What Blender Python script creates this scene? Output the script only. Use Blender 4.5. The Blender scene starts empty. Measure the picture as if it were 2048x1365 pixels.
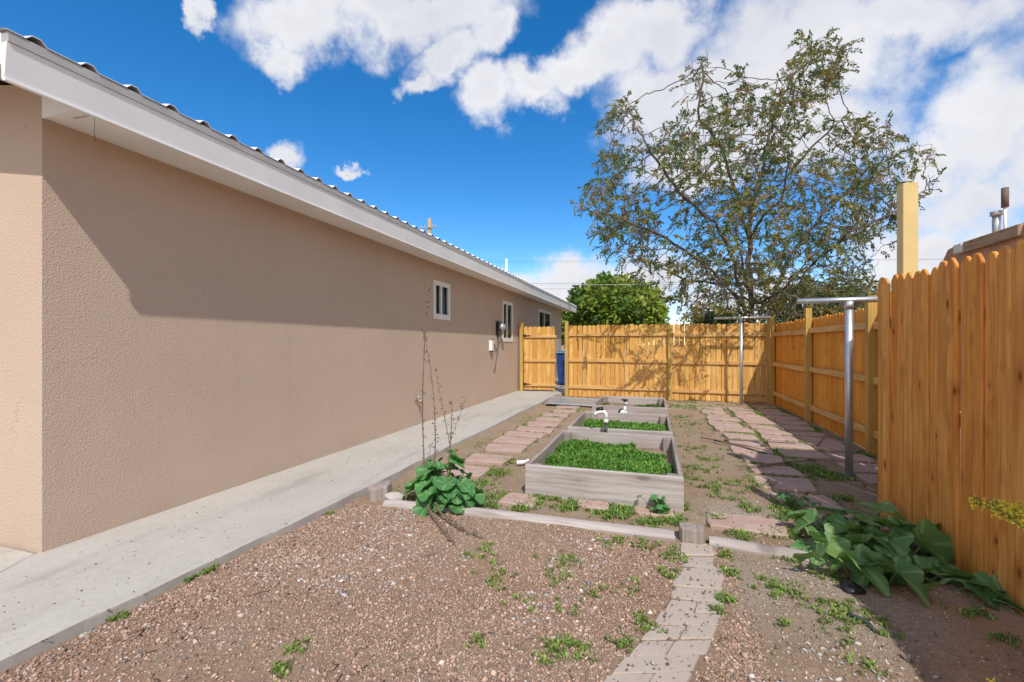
import bpy, math, random
import numpy as np
from mathutils import Vector, Matrix

random.seed(7)
RNG = np.random.default_rng(7)
SC = bpy.context.scene
COL = SC.collection
R = math.radians

# ------------------------------------------------------------------ camera
F_PX, VPX, HZY, CAM_H = 900.0, 1308.0, 689.0, 1.34      # photo pixels (2048 wide), metres
YAW = math.atan((VPX - 1024) / F_PX)
sY, cY = math.sin(YAW), math.cos(YAW)
cam_d = bpy.data.cameras.new('camera')
cam = bpy.data.objects.new('camera', cam_d)
COL.objects.link(cam)
cam.location = (0, 0, CAM_H)
cam.rotation_euler = (R(90), 0, YAW)
cam_d.sensor_width = 36.0
cam_d.lens = 36.0 * F_PX / 2048
cam_d.shift_y = (HZY - 682.5) / 2048
cam_d.clip_start = 0.02
cam_d.clip_end = 3000
SC.camera = cam
SC.render.resolution_x, SC.render.resolution_y = 1024, 682
SC.render.engine = 'CYCLES'

VS = SC.view_settings
VS.view_transform = 'Standard'
VS.look = 'None'
VS.gamma = 1.0
VS.use_curve_mapping = False
VS.exposure = 0.54
CY = SC.cycles
CY.max_bounces = 6
CY.diffuse_bounces = 3
CY.glossy_bounces = 3
CY.transmission_bounces = 5
CY.transparent_max_bounces = 6
CY.caustics_reflective = False
CY.caustics_refractive = False

# sun: light travels along SUN_L
SUN_L = Vector((-0.40, 0.88, -1.12)).normalized()
SUN_EL = math.asin(-SUN_L.z)
SUN_ROT = math.atan2(-SUN_L.x, -SUN_L.y)
sun_d = bpy.data.lights.new('sun', 'SUN')
sun_d.energy = 2.6
sun_d.angle = R(0.53)
sun_d.color = (1.0, 0.965, 0.92)
sun = bpy.data.objects.new('sun', sun_d)
COL.objects.link(sun)
sun.rotation_euler = SUN_L.to_track_quat('-Z', 'Y').to_euler()
sun.location = (20, -30, 40)


# ------------------------------------------------------------------ pixel helpers (direction only; distance from what is touched)
def ground(px, py, z=0.0):
    d = F_PX * (CAM_H - z) / (py - HZY)
    r = (px - 1024) / F_PX * d
    return (-sY * d + cY * r, cY * d + sY * r)


def on_x(px, py, X):
    k = (px - 1024) / F_PX
    t = X / (-sY + cY * k)
    return ((cY + sY * k) * t, CAM_H + (HZY - py) / F_PX * t)


def on_y(px, py, Y):
    k = (px - 1024) / F_PX
    t = Y / (cY + sY * k)
    return ((-sY + cY * k) * t, CAM_H + (HZY - py) / F_PX * t)


def ray_dir(px, py):
    k = (px - 1024) / F_PX
    v = Vector((-sY + cY * k, cY + sY * k, (HZY - py) / F_PX))
    return v.normalized()


# ------------------------------------------------------------------ node helpers
class NT:
    def __init__(self, tree):
        self.t = tree
        self.n = tree.nodes
        self.l = tree.links

    def node(self, typ, **kw):
        n = self.n.new(typ)
        for k, v in kw.items():
            setattr(n, k, v)
        return n

    def val(self, n, name, v):
        if isinstance(v, bpy.types.NodeSocket):
            self.l.new(v, n.inputs[name])
        else:
            n.inputs[name].default_value = v

    def math(self, op, a, b=None, c=None, clamp=False):
        n = self.node('ShaderNodeMath', operation=op, use_clamp=clamp)
        self.val(n, 0, a)
        if b is not None:
            self.val(n, 1, b)
        if c is not None:
            self.val(n, 2, c)
        return n.outputs[0]

    def vmath(self, op, a, b=None, out=0):
        n = self.node('ShaderNodeVectorMath', operation=op)
        self.val(n, 0, a)
        if b is not None:
            if op == 'SCALE':
                self.val(n, 'Scale', b)
            else:
                self.val(n, 1, b)
        return n.outputs[1] if out else n.outputs[0]

    def noise(self, vec, scale, detail=4, rough=0.55, w=None, lac=2.0, out='Fac', dist=0.0):
        n = self.node('ShaderNodeTexNoise')
        if w is not None:
            n.noise_dimensions = '4D'
            self.val(n, 'W', w)
        if vec is not None:
            self.val(n, 'Vector', vec)
        self.val(n, 'Scale', scale)
        self.val(n, 'Detail', detail)
        self.val(n, 'Roughness', rough)
        self.val(n, 'Lacunarity', lac)
        self.val(n, 'Distortion', dist)
        return n.outputs[out]

    def ramp(self, fac, stops, interp='LINEAR'):
        n = self.node('ShaderNodeValToRGB')
        n.color_ramp.interpolation = interp
        el = n.color_ramp.elements
        while len(el) < len(stops):
            el.new(0.5)
        for e, (p, c) in zip(el, stops):
            e.position = p
            e.color = (c[0], c[1], c[2], 1) if not isinstance(c, (int, float)) else (c, c, c, 1)
        self.val(n, 'Fac', fac)
        return n.outputs[0]

    def mix(self, fac, a, b, blend='MIX'):
        n = self.node('ShaderNodeMix', data_type='RGBA', blend_type=blend)
        self.val(n, 0, fac)
        for idx, v in ((6, a), (7, b)):
            if isinstance(v, bpy.types.NodeSocket):
                self.l.new(v, n.inputs[idx])
            else:
                n.inputs[idx].default_value = (v[0], v[1], v[2], 1)
        return n.outputs[2]

    def maprange(self, v, a, b, c=0.0, d=1.0, interp='LINEAR'):
        n = self.node('ShaderNodeMapRange', interpolation_type=interp)
        for i, x in zip(('Value', 'From Min', 'From Max', 'To Min', 'To Max'), (v, a, b, c, d)):
            self.val(n, i, x)
        return n.outputs[0]


def new_mat(name):
    m = bpy.data.materials.new(name)
    m.use_nodes = True
    t = NT(m.node_tree)
    b = m.node_tree.nodes['Principled BSDF']
    return m, t, b


def simple(name, col, rough=0.6, metal=0.0, spec=0.4, var=0.08, vscale=8.0, bump=0.0, bscale=60.0, coords='Object'):
    m, t, b = new_mat(name)
    tc = t.node('ShaderNodeTexCoord').outputs[coords]
    n = t.noise(tc, vscale, 5)
    lo = [max(0, c * (1 - var * 2.2)) for c in col]
    hi = [min(1, c * (1 + var * 1.6)) for c in col]
    t.val(b, 'Base Color', t.ramp(n, [(0.25, lo), (0.75, hi)]))
    b.inputs['Roughness'].default_value = rough
    b.inputs['Metallic'].default_value = metal
    b.inputs['Specular IOR Level'].default_value = spec
    if bump:
        bn = t.node('ShaderNodeBump')
        t.val(bn, 'Height', t.noise(tc, bscale, 4))
        bn.inputs['Strength'].default_value = bump
        bn.inputs['Distance'].default_value = 0.01
        t.l.new(bn.outputs[0], b.inputs['Normal'])
    return m


# ------------------------------------------------------------------ world: sky with clouds
world = bpy.data.worlds.new('World')
SC.world = world
world.use_nodes = True
wt = NT(world.node_tree)
wt.n.clear()
w_out = wt.node('ShaderNodeOutputWorld')
w_bg = wt.node('ShaderNodeBackground')
SKY_STRENGTH = 0.12
w_bg.inputs['Strength'].default_value = SKY_STRENGTH
sky = wt.node('ShaderNodeTexSky', sky_type='NISHITA')
sky.sun_disc = False
sky.sun_elevation = SUN_EL
sky.sun_rotation = SUN_ROT
sky.altitude = 1500
sky.air_density = 1.0
sky.dust_density = 0.3
sky.ozone_density = 1.6
hsv = wt.node('ShaderNodeHueSaturation')
hsv.inputs['Saturation'].default_value = 1.40
hsv.inputs['Value'].default_value = 1.13
wt.l.new(sky.outputs[0], hsv.inputs['Color'])
D = wt.node('ShaderNodeTexCoord').outputs['Generated']
D = wt.vmath('NORMALIZE', D)
# ragged edges: warp the direction with noise
wv = wt.noise(D, 5.0, 3, 0.6, out='Color')
wv = wt.vmath('SUBTRACT', wv, (0.5, 0.5, 0.5))
wv2 = wt.noise(D, 19.0, 4, 0.65, out='Color')
wv2 = wt.vmath('SUBTRACT', wv2, (0.5, 0.5, 0.5))
DW = wt.vmath('ADD', D, wt.vmath('SCALE', wv, 0.16))
DW = wt.vmath('ADD', DW, wt.vmath('SCALE', wv2, 0.075))
# chart of the northern sky: directions projected on a tangent plane round SKY_C
SKY_C = ray_dir(1150, 330)
SKY_U = SKY_C.cross(Vector((0, 0, 1))).normalized()
SKY_V = SKY_U.cross(SKY_C).normalized()


def chart(px, py):
    d = ray_dir(px, py)
    w = d.dot(SKY_C)
    return d.dot(SKY_U) / w, d.dot(SKY_V) / w


den = wt.math('MAXIMUM', wt.vmath('DOT_PRODUCT', DW, tuple(SKY_C), out=1), 0.08)
comb = wt.node('ShaderNodeCombineXYZ')
wt.l.new(wt.math('DIVIDE', wt.vmath('DOT_PRODUCT', DW, tuple(SKY_U), out=1), den), comb.inputs[0])
wt.l.new(wt.math('DIVIDE', wt.vmath('DOT_PRODUCT', DW, tuple(SKY_V), out=1), den), comb.inputs[1])
SKYP = comb.outputs[0]
# cloud masses: position in the sky, half width, half height
CLOUDS = [
    (590, 20, 120, 80), (745, 10, 140, 85), (900, 10, 130, 75), (565, 95, 50, 42), (890, 115, 75, 48), (840, 150, 55, 28), (985, 60, 45, 50), (415, 30, 24, 50),
    (985, 205, 60, 55), (1065, 185, 70, 50), (1150, 150, 80, 50), (1240, 110, 95, 60), (1330, 60, 120, 75),
    (1310, 210, 110, 110), (1450, 200, 190, 150), (1620, 110, 230, 160), (1830, 20, 260, 85),
    (1640, 280, 170, 100), (1975, 250, 130, 100), (1980, 390, 200, 105), (1860, 330, 110, 70),
    (1870, 500, 220, 75), (2120, 300, 190, 260), (1400, 320, 150, 60),
    (1150, 580, 160, 52), (1300, 570, 180, 70), (1040, 575, 80, 38), (1500, 600, 240, 55),
    (575, 298, 36, 40), (705, 332, 24, 12),
]
mind = None
for (px, py, a, b_) in CLOUDS:
    cu, cv = chart(px, py)
    ea, eb = chart(px + a, py), chart(px, py - b_)
    ra = math.hypot(ea[0] - cu, ea[1] - cv)
    rb = math.hypot(eb[0] - cu, eb[1] - cv)
    n = wt.node('ShaderNodeVectorMath', operation='MULTIPLY_ADD')
    wt.l.new(SKYP, n.inputs[0])
    n.inputs[1].default_value = (1 / ra, 1 / rb, 0)
    n.inputs[2].default_value = (-cu / ra, -cv / rb, 0)
    ln = wt.vmath('LENGTH', n.outputs[0], out=1)
    mind = ln if mind is None else wt.math('SMOOTH_MIN', mind, ln, 0.15)
mask = wt.math('SUBTRACT', 1.6, wt.math('MINIMUM', mind, 1.6))
# cumulus all round, cover made heavier to add ambient fill, outside the part of the sky the photograph shows
cosv = wt.vmath('DOT_PRODUCT', D, tuple(SKY_C), out=1)
away = wt.maprange(cosv, 0.55, 0.30, 0, 1, 'SMOOTHSTEP')
mask = wt.math('MULTIPLY', mask, wt.math('SUBTRACT', 1.0, away))
gen = wt.maprange(wt.noise(D, 2.6, 2, 0.5), 0.31, 0.53, 0.0, 1.25)
mask = wt.math('MAXIMUM', mask, wt.math('MULTIPLY', gen, away))
fb = wt.noise(D, 8.0, 7, 0.62)
dens = wt.math('ADD', mask, wt.math('MULTIPLY', wt.math('SUBTRACT', fb, 0.5), 1.75))
alpha = wt.maprange(dens, 0.28, 1.20, 0, 1, 'SMOOTHSTEP')
shade_n = wt.noise(wt.vmath('ADD', DW, (0.04, -0.05, 0.09)), 4.2, 4, 0.55)
thick = wt.maprange(dens, 0.75, 1.6, 1.0, 0.0)
shade = wt.math('ADD', wt.math('MULTIPLY', wt.maprange(shade_n, 0.32, 0.66, 0, 1), 0.65), wt.math('MULTIPLY', thick, 0.35))
ccol = wt.mix(shade, (3.8, 3.92, 4.4), (5.4, 5.4, 5.55))
final = wt.mix(alpha, hsv.outputs[0], ccol)
wt.l.new(final, w_bg.inputs['Color'])
wt.l.new(w_bg.outputs[0], w_out.inputs['Surface'])
world.cycles.sampling_method = 'MANUAL'
world.cycles.sample_map_resolution = 512


# ------------------------------------------------------------------ mesh helpers
class MB:
    """collects boxes, tubes and prisms; build() links them as one mesh object"""

    def __init__(self):
        self.v = []
        self.f = []

    def box(self, x0, x1, y0, y1, z0, z1, M=None):
        b = len(self.v)
        p = [(x0, y0, z0), (x1, y0, z0), (x1, y1, z0), (x0, y1, z0), (x0, y0, z1), (x1, y0, z1), (x1, y1, z1), (x0, y1, z1)]
        if M:
            p = [tuple(M @ Vector(q)) for q in p]
        self.v += p
        self.f += [(b, b + 3, b + 2, b + 1), (b + 4, b + 5, b + 6, b + 7), (b, b + 1, b + 5, b + 4), (b + 1, b + 2, b + 6, b + 5),
                   (b + 2, b + 3, b + 7, b + 6), (b + 3, b, b + 4, b + 7)]
        return self

    def quad(self, *pts):
        b = len(self.v)
        self.v += [tuple(p) for p in pts]
        self.f.append(tuple(range(b, b + len(pts))))
        return self

    def prism(self, poly, depth, M=None):
        """poly: list of (x,z) counter-clockwise seen from -y; extruded 0..depth in y"""
        b = len(self.v)
        n = len(poly)
        p = [(x, 0, z) for x, z in poly] + [(x, depth, z) for x, z in poly]
        if M:
            p = [tuple(M @ Vector(q)) for q in p]
        self.v += p
        self.f.append(tuple(range(b, b + n)))
        self.f.append(tuple(range(b + 2 * n - 1, b + n - 1, -1)))
        for i in range(n):
            j = (i + 1) % n
            self.f.append((b + i, b + n + i, b + n + j, b + j))
        return self

    def tube(self, pts, rad, sides=8, caps=True):
        pts = [Vector(p) for p in pts]
        n = len(pts)
        rad = rad if isinstance(rad, (list, tuple)) else [rad] * n
        b = len(self.v)
        prev = None
        for i, p in enumerate(pts):
            d = (pts[min(i + 1, n - 1)] - pts[max(i - 1, 0)]).normalized()
            if prev is None:
                a = d.cross(Vector((0, 0, 1)))
                if a.length < 1e-3:
                    a = d.cross(Vector((0, 1, 0)))
            else:
                a = prev - d * prev.dot(d)
            a.normalize()
            prev = a
            c = d.cross(a)
            for k in range(sides):
                th = 2 * math.pi * k / sides
                self.v.append(tuple(p + (a * math.cos(th) + c * math.sin(th)) * rad[i]))
        for i in range(n - 1):
            for k in range(sides):
                k2 = (k + 1) % sides
                self.f.append((b + i * sides + k, b + i * sides + k2, b + (i + 1) * sides + k2, b + (i + 1) * sides + k))
        if caps:
            self.f.append(tuple(b + k for k in range(sides - 1, -1, -1)))
            self.f.append(tuple(b + (n - 1) * sides + k for k in range(sides)))
        return self

    def lathe(self, prof, M=None, sides=16):
        """prof: list of (r, z)"""
        b = len(self.v)
        for r, z in prof:
            for k in range(sides):
                th = 2 * math.pi * k / sides
                p = Vector((r * math.cos(th), r * math.sin(th), z))
                if M:
                    p = M @ p
                self.v.append(tuple(p))
        for i in range(len(prof) - 1):
            for k in range(sides):
                k2 = (k + 1) % sides
                self.f.append((b + i * sides + k, b + i * sides + k2, b + (i + 1) * sides + k2, b + (i + 1) * sides + k))
        self.f.append(tuple(b + k for k in range(sides - 1, -1, -1)))
        self.f.append(tuple(b + (len(prof) - 1) * sides + k for k in range(sides)))
        return self

    def mesh(self, name, mat, smooth=False, bevel=0.0):
        me = bpy.data.meshes.new(name)
        me.from_pydata(self.v, [], self.f)
        if bevel:
            import bmesh
            bm = bmesh.new()
            bm.from_mesh(me)
            bmesh.ops.remove_doubles(bm, verts=bm.verts, dist=1e-5)
            bmesh.ops.bevel(bm, geom=list(bm.edges), offset=bevel, segments=1, affect='EDGES', profile=0.7)
            bm.to_mesh(me)
            bm.free()
        me.materials.append(mat)
        if smooth:
            me.polygons.foreach_set('use_smooth', [True] * len(me.polygons))
        me.update()
        return me

    def build(self, name, mat, parent=None, smooth=False, bevel=0.0, loc=None):
        o = bpy.data.objects.new(name, self.mesh(name, mat, smooth, bevel))
        COL.objects.link(o)
        if parent:
            o.parent = parent
        if loc:
            o.location = loc
        return o


def inst(name, me, parent=None, loc=(0, 0, 0), rot=(0, 0, 0), scale=(1, 1, 1)):
    o = bpy.data.objects.new(name, me)
    COL.objects.link(o)
    o.parent = parent
    o.location = loc
    o.rotation_euler = rot
    o.scale = scale
    return o


def empty(name, loc=(0, 0, 0), rz=0.0):
    o = bpy.data.objects.new(name, None)
    o.empty_display_size = 0.1
    COL.objects.link(o)
    o.location = loc
    o.rotation_euler = (0, 0, rz)
    return o


def tag(o, label=None, cat=None, group=None, kind=None):
    for k, v in (('label', label), ('category', cat), ('group', group), ('kind', kind)):
        if v:
            o[k] = v
    return o


def copy_tree(o, parent=None):
    c = o.copy()
    COL.objects.link(c)
    c.parent = parent
    for ch in o.children:
        copy_tree(ch, c)
    return c


def np_mesh(name, V, Fc, mat, col=None, smooth=False):
    V = np.asarray(V, np.float32)
    Fc = np.asarray(Fc, np.int32)
    me = bpy.data.meshes.new(name)
    me.vertices.add(len(V))
    me.vertices.foreach_set('co', V.ravel())
    k = Fc.shape[1]
    me.loops.add(Fc.size)
    me.loops.foreach_set('vertex_index', Fc.ravel())
    me.polygons.add(len(Fc))
    me.polygons.foreach_set('loop_start', np.arange(0, Fc.size, k, dtype=np.int32))
    me.polygons.foreach_set('loop_total', np.full(len(Fc), k, np.int32))
    if smooth:
        me.polygons.foreach_set('use_smooth', np.ones(len(Fc), bool))
    if col is not None:
        c = np.ones((len(V), 4), np.float32)
        c[:, :3] = col
        a = me.color_attributes.new('tint', 'FLOAT_COLOR', 'POINT')
        a.data.foreach_set('color', c.ravel())
    me.update(calc_edges=True)
    me.validate()
    me.materials.append(mat)
    return me


def np_obj(name, V, Fc, mat, parent=None, col=None, smooth=False):
    o = bpy.data.objects.new(name, np_mesh(name, V, Fc, mat, col, smooth))
    COL.objects.link(o)
    o.parent = parent
    return o


def vnoise(x, y, s, seed=0):
    """smooth value noise, numpy"""
    x = np.asarray(x) * s
    y = np.asarray(y) * s
    xi = np.floor(x).astype(np.int64)
    yi = np.floor(y).astype(np.int64)
    fx = x - xi
    fy = y - yi
    fx = fx * fx * (3 - 2 * fx)
    fy = fy * fy * (3 - 2 * fy)

    def h(a, b):
        n = (a * 374761393 + b * 668265263 + seed * 1442695) & 0x7fffffff
        n = ((n ^ (n >> 13)) * 1274126177) & 0x7fffffff
        return ((n ^ (n >> 16)) & 0xffff) / 65535.0
    return (h(xi, yi) * (1 - fx) + h(xi + 1, yi) * fx) * (1 - fy) + (h(xi, yi + 1) * (1 - fx) + h(xi + 1, yi + 1) * fx) * fy


# ------------------------------------------------------------------ layout constants
WALL_X = -3.60          # long house wall
WALK_Z = 0.055
HOUSE_Y0, HOUSE_Y1 = 1.775, 18.1
SOF_Z = 2.74
EAVE_X = -3.195
FENCE_Y = 11.5
RF_X = 2.56             # right fence picket plane
NF_X = 1.67             # near fence picket plane
TIMBER_Y = 3.27


def gheight(x, y):
    x = np.asarray(x, float)
    y = np.asarray(y, float)
    near = np.clip((14 - np.abs(y - 5)) / 6, 0, 1) * np.clip((6 - np.abs(x)) / 2, 0, 1)
    h = (vnoise(x, y, 1.3, 1) - 0.5) * 0.03 + (vnoise(x, y, 5.0, 2) - 0.5) * 0.012 + (vnoise(x, y, 13.0, 3) - 0.5) * 0.007
    # soil banked against the near fence
    bank = np.clip((x - 1.15) / 0.5, 0, 1) * np.clip((4.0 - y) / 1.2, 0, 1) * np.clip((y + 2) / 2, 0, 1)
    return h * near + 0.06 * bank


def gz(x, y):
    return float(gheight(x, y))


# ------------------------------------------------------------------ materials
def mat_stucco():
    m, t, b = new_mat('stucco')
    tc = t.node('ShaderNodeTexCoord').outputs['Object']
    big = t.noise(tc, 0.9, 4, 0.6)
    fine = t.noise(tc, 75, 3, 0.6)
    c = t.ramp(big, [(0.3, (0.55, 0.418, 0.318)), (0.7, (0.60, 0.46, 0.355))])
    c = t.mix(t.maprange(fine, 0.35, 0.7, 0, 0.25), c, (0.51, 0.365, 0.265))
    # splash dirt low on the wall and faint smudges
    sep = t.node('ShaderNodeSeparateXYZ')
    t.l.new(tc, sep.inputs[0])
    smud = t.noise(tc, 2.3, 6, 0.65)
    low = t.maprange(sep.outputs[2], 0.30, 0.02, 0, 1)
    c = t.mix(t.math('MULTIPLY', low, t.maprange(smud, 0.35, 0.70, 0, 0.75)), c, (0.47, 0.36, 0.27))
    c = t.mix(t.maprange(smud, 0.62, 0.8, 0, 0.22), c, (0.51, 0.365, 0.26))
    # faint rain streaks running down and a few hairline cracks
    strk = t.noise(t.vmath('MULTIPLY', tc, (5.0, 5.0, 0.35)), 1.0, 4, 0.6)
    c = t.mix(t.maprange(strk, 0.56, 0.74, 0, 0.20), c, (0.46, 0.335, 0.25))
    crk = t.node('ShaderNodeTexVoronoi')
    crk.feature = 'DISTANCE_TO_EDGE'
    t.l.new(t.vmath('ADD', tc, t.vmath('SCALE', t.noise(tc, 3.0, 5, 0.7, out='Color'), 0.5)), crk.inputs['Vector'])
    crk.inputs['Scale'].default_value = 0.55
    ck = t.math('MULTIPLY', t.maprange(crk.outputs['Distance'], 0.0, 0.0022, 1, 0), t.math('GREATER_THAN', t.noise(tc, 0.9, 2), 0.56))
    c = t.mix(t.math('MULTIPLY', ck, 0.45), c, (0.30, 0.21, 0.15))
    t.val(b, 'Base Color', c)
    b.inputs['Roughness'].default_value = 0.92
    b.inputs['Specular IOR Level'].default_value = 0.15
    v = t.node('ShaderNodeTexVoronoi')
    v.feature = 'SMOOTH_F1'
    t.l.new(t.vmath('ADD', tc, t.vmath('SCALE', t.noise(tc, 60, 2, out='Color'), 0.012)), v.inputs['Vector'])
    v.inputs['Scale'].default_value = 95
    hgt = t.math('ADD', t.math('MULTIPLY', v.outputs[0], 0.8), t.math('MULTIPLY', t.noise(tc, 120, 3), 0.6))
    hgt = t.math('ADD', hgt, t.math('MULTIPLY', t.noise(tc, 3.0, 3), 0.9))
    bn = t.node('ShaderNodeBump')
    bn.inputs['Strength'].default_value = 0.55
    bn.inputs['Distance'].default_value = 0.006
    t.l.new(hgt, bn.inputs['Height'])
    t.l.new(bn.outputs[0], b.inputs['Normal'])
    return m


def mat_concrete(name, a, c2, speck=True, scale=1.0):
    m, t, b = new_mat(name)
    tc = t.node('ShaderNodeTexCoord').outputs['Object']
    n1 = t.noise(tc, 1.2 * scale, 6, 0.62)
    n2 = t.noise(tc, 22 * scale, 5, 0.65)
    c = t.ramp(n1, [(0.3, a), (0.7, c2)])
    c = t.mix(t.maprange(n2, 0.4, 0.75, 0, 0.3), c, [x * 0.72 for x in a])
    if speck:
        st = t.noise(t.vmath('MULTIPLY', tc, (3.0, 0.45, 1.0)), 1.1, 5, 0.7)
        c = t.mix(t.maprange(st, 0.54, 0.72, 0, 0.50), c, [x * 0.5 for x in a])
        v = t.node('ShaderNodeTexVoronoi')
        t.l.new(t.vmath('MULTIPLY', tc, (1, 0.6, 1)), v.inputs['Vector'])
        v.inputs['Scale'].default_value = 13
        v.inputs['Randomness'].default_value = 1.0
        sp = t.math('MULTIPLY', t.maprange(v.outputs['Distance'], 0.05, 0.09, 1, 0), t.math('GREATER_THAN', t.noise(tc, 2.0, 3), 0.54))
        c = t.mix(t.math('MULTIPLY', sp, 0.75), c, (0.12, 0.10, 0.085))
    t.val(b, 'Base Color', c)
    b.inputs['Roughness'].default_value = 0.9
    b.inputs['Specular IOR Level'].default_value = 0.2
    bn = t.node('ShaderNodeBump')
    bn.inputs['Strength'].default_value = 0.35
    bn.inputs['Distance'].default_value = 0.004
    t.l.new(t.noise(tc, 90, 5, 0.7), bn.inputs['Height'])
    t.l.new(bn.outputs[0], b.inputs['Normal'])
    return m


def mat_wood(name, c_lo, c_hi, dark, grain_axis='Z', knots=0.6, rough=0.75, gscale=1.0):
    """boards: every object gets its own tone and its own grain"""
    m, t, b = new_mat(name)
    tc = t.node('ShaderNodeTexCoord').outputs['Object']
    oi = t.node('ShaderNodeObjectInfo')
    rnd = oi.outputs['Random']
    w = t.math('MULTIPLY', rnd, 37.0)
    st = {'Z': (34, 34, 1.3), 'X': (1.3, 34, 34), 'Y': (34, 1.3, 34)}[grain_axis]
    wob = t.vmath('SCALE', t.vmath('SUBTRACT', t.noise(tc, 2.2, 2, 0.5, w=w, out='Color'), (0.5, 0.5, 0.5)), 0.05)
    p = t.vmath('MULTIPLY', t.vmath('ADD', tc, wob), tuple(gscale * s for s in st))
    g1 = t.noise(p, 1.0, 5, 0.6, w=w)
    g2 = t.noise(p, 3.4, 3, 0.6, w=w)
    base = t.mix(rnd, c_lo, c_hi)
    fac = t.math('ADD', t.maprange(g1, 0.40, 0.66, 0, 0.62), t.maprange(g2, 0.5, 0.72, 0, 0.28), clamp=True)
    c = t.mix(fac, base, dark)
    broad = t.noise(tc, 1.6, 3, 0.5, w=w)
    c = t.mix(t.maprange(broad, 0.48, 0.70, 0, 0.40), c, dark)
    if knots:
        ks = {'Z': (9.0, 0.0, 4.6), 'X': (2.6, 0.0, 6.5), 'Y': (0.0, 2.6, 6.5)}[grain_axis]
        cmb = t.node('ShaderNodeCombineXYZ')
        for i_ in range(3):
            t.l.new(t.math('MULTIPLY', rnd, (91.0, 57.0, 173.0)[i_]), cmb.inputs[i_])
        v = t.node('ShaderNodeTexVoronoi')
        t.l.new(t.vmath('ADD', t.vmath('MULTIPLY', t.vmath('ADD', tc, t.vmath('SCALE', wob, 0.3)), ks), cmb.outputs[0]), v.inputs['Vector'])
        v.inputs['Scale'].default_value = 1.0
        sepc = t.node('ShaderNodeSeparateColor')
        t.l.new(v.outputs['Color'], sepc.inputs[0])
        some = t.math('GREATER_THAN', sepc.outputs[0], 0.25)
        kr = t.math('MULTIPLY_ADD', sepc.outputs[1], 0.15, 0.08)
        kn = t.maprange(t.math('DIVIDE', v.outputs['Distance'], kr), 0.45, 1.0, knots, 0, 'SMOOTHSTEP')
        c = t.mix(t.math('MULTIPLY', kn, some), c, [x * 0.42 for x in dark])
        halo = t.maprange(t.math('DIVIDE', v.outputs['Distance'], kr), 0.9, 2.6, knots * 0.4, 0, 'SMOOTHSTEP')
        c = t.mix(t.math('MULTIPLY', halo, some), c, dark)
    t.val(b, 'Base Color', c)
    b.inputs['Roughness'].default_value = rough
    b.inputs['Specular IOR Level'].default_value = 0.25
    bn = t.node('ShaderNodeBump')
    bn.inputs['Strength'].default_value = 0.3
    bn.inputs['Distance'].default_value = 0.003
    t.l.new(g1, bn.inputs['Height'])
    t.l.new(bn.outputs[0], b.inputs['Normal'])
    return m


def mat_tint(name, rough=0.7, spec=0.3, trans=0.0, vein=False):
    """colour comes from the mesh's own 'tint' attribute (each leaf / pebble has its colour)"""
    m, t, b = new_mat(name)
    a = t.node('ShaderNodeAttribute')
    a.attribute_name = 'tint'
    c = a.outputs['Color']
    tc = t.node('ShaderNodeTexCoord').outputs['Object']
    c = t.mix(t.maprange(t.noise(tc, 45, 3), 0.3, 0.7, 0, 0.22), c, t.mix(1.0, c, (0.55, 0.55, 0.5), 'MULTIPLY'))
    t.val(b, 'Base Color', c)
    b.inputs['Roughness'].default_value = rough
    b.inputs['Specular IOR Level'].default_value = spec
    if trans:
        tr = t.node('ShaderNodeBsdfTranslucent')
        t.l.new(t.mix(1.0, c, (1.15, 1.25, 0.55), 'MULTIPLY'), tr.inputs['Color'])
        mx = t.node('ShaderNodeMixShader')
        mx.inputs[0].default_value = trans
        t.l.new(b.outputs[0], mx.inputs[1])
        t.l.new(tr.outputs[0], mx.inputs[2])
        out = m.node_tree.nodes['Material Output']
        t.l.new(mx.outputs[0], out.inputs['Surface'])
    return m


def mat_leaf(name, c1, c2, vein, trans=0.22):
    """big leaves with veins; leaf-local x,y run over the blade"""
    m, t, b = new_mat(name)
    tc = t.node('ShaderNodeTexCoord').outputs['Object']
    rnd = t.node('ShaderNodeObjectInfo').outputs['Random']
    c = t.mix(rnd, c1, c2)
    c = t.mix(t.maprange(t.noise(tc, 16, 4), 0.35, 0.7, 0, 0.35), c, [x * 0.6 for x in c1])
    a = t.node('ShaderNodeAttribute')
    a.attribute_name = 'tint'
    c = t.mix(t.math('MULTIPLY', a.outputs['Fac'], 0.75), c, vein)
    t.val(b, 'Base Color', c)
    b.inputs['Roughness'].default_value = 0.55
    b.inputs['Specular IOR Level'].default_value = 0.35
    bn = t.node('ShaderNodeBump')
    bn.inputs['Strength'].default_value = 0.4
    bn.inputs['Distance'].default_value = 0.006
    t.l.new(t.noise(tc, 28, 3), bn.inputs['Height'])
    t.l.new(bn.outputs[0], b.inputs['Normal'])
    tr = t.node('ShaderNodeBsdfTranslucent')
    t.l.new(t.mix(1.0, c, (1.2, 1.3, 0.5), 'MULTIPLY'), tr.inputs['Color'])
    mx = t.node('ShaderNodeMixShader')
    mx.inputs[0].default_value = trans
    t.l.new(b.outputs[0], mx.inputs[1])
    t.l.new(tr.outputs[0], mx.inputs[2])
    t.l.new(mx.outputs[0], m.node_tree.nodes['Material Output'].inputs['Surface'])
    return m


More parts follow.
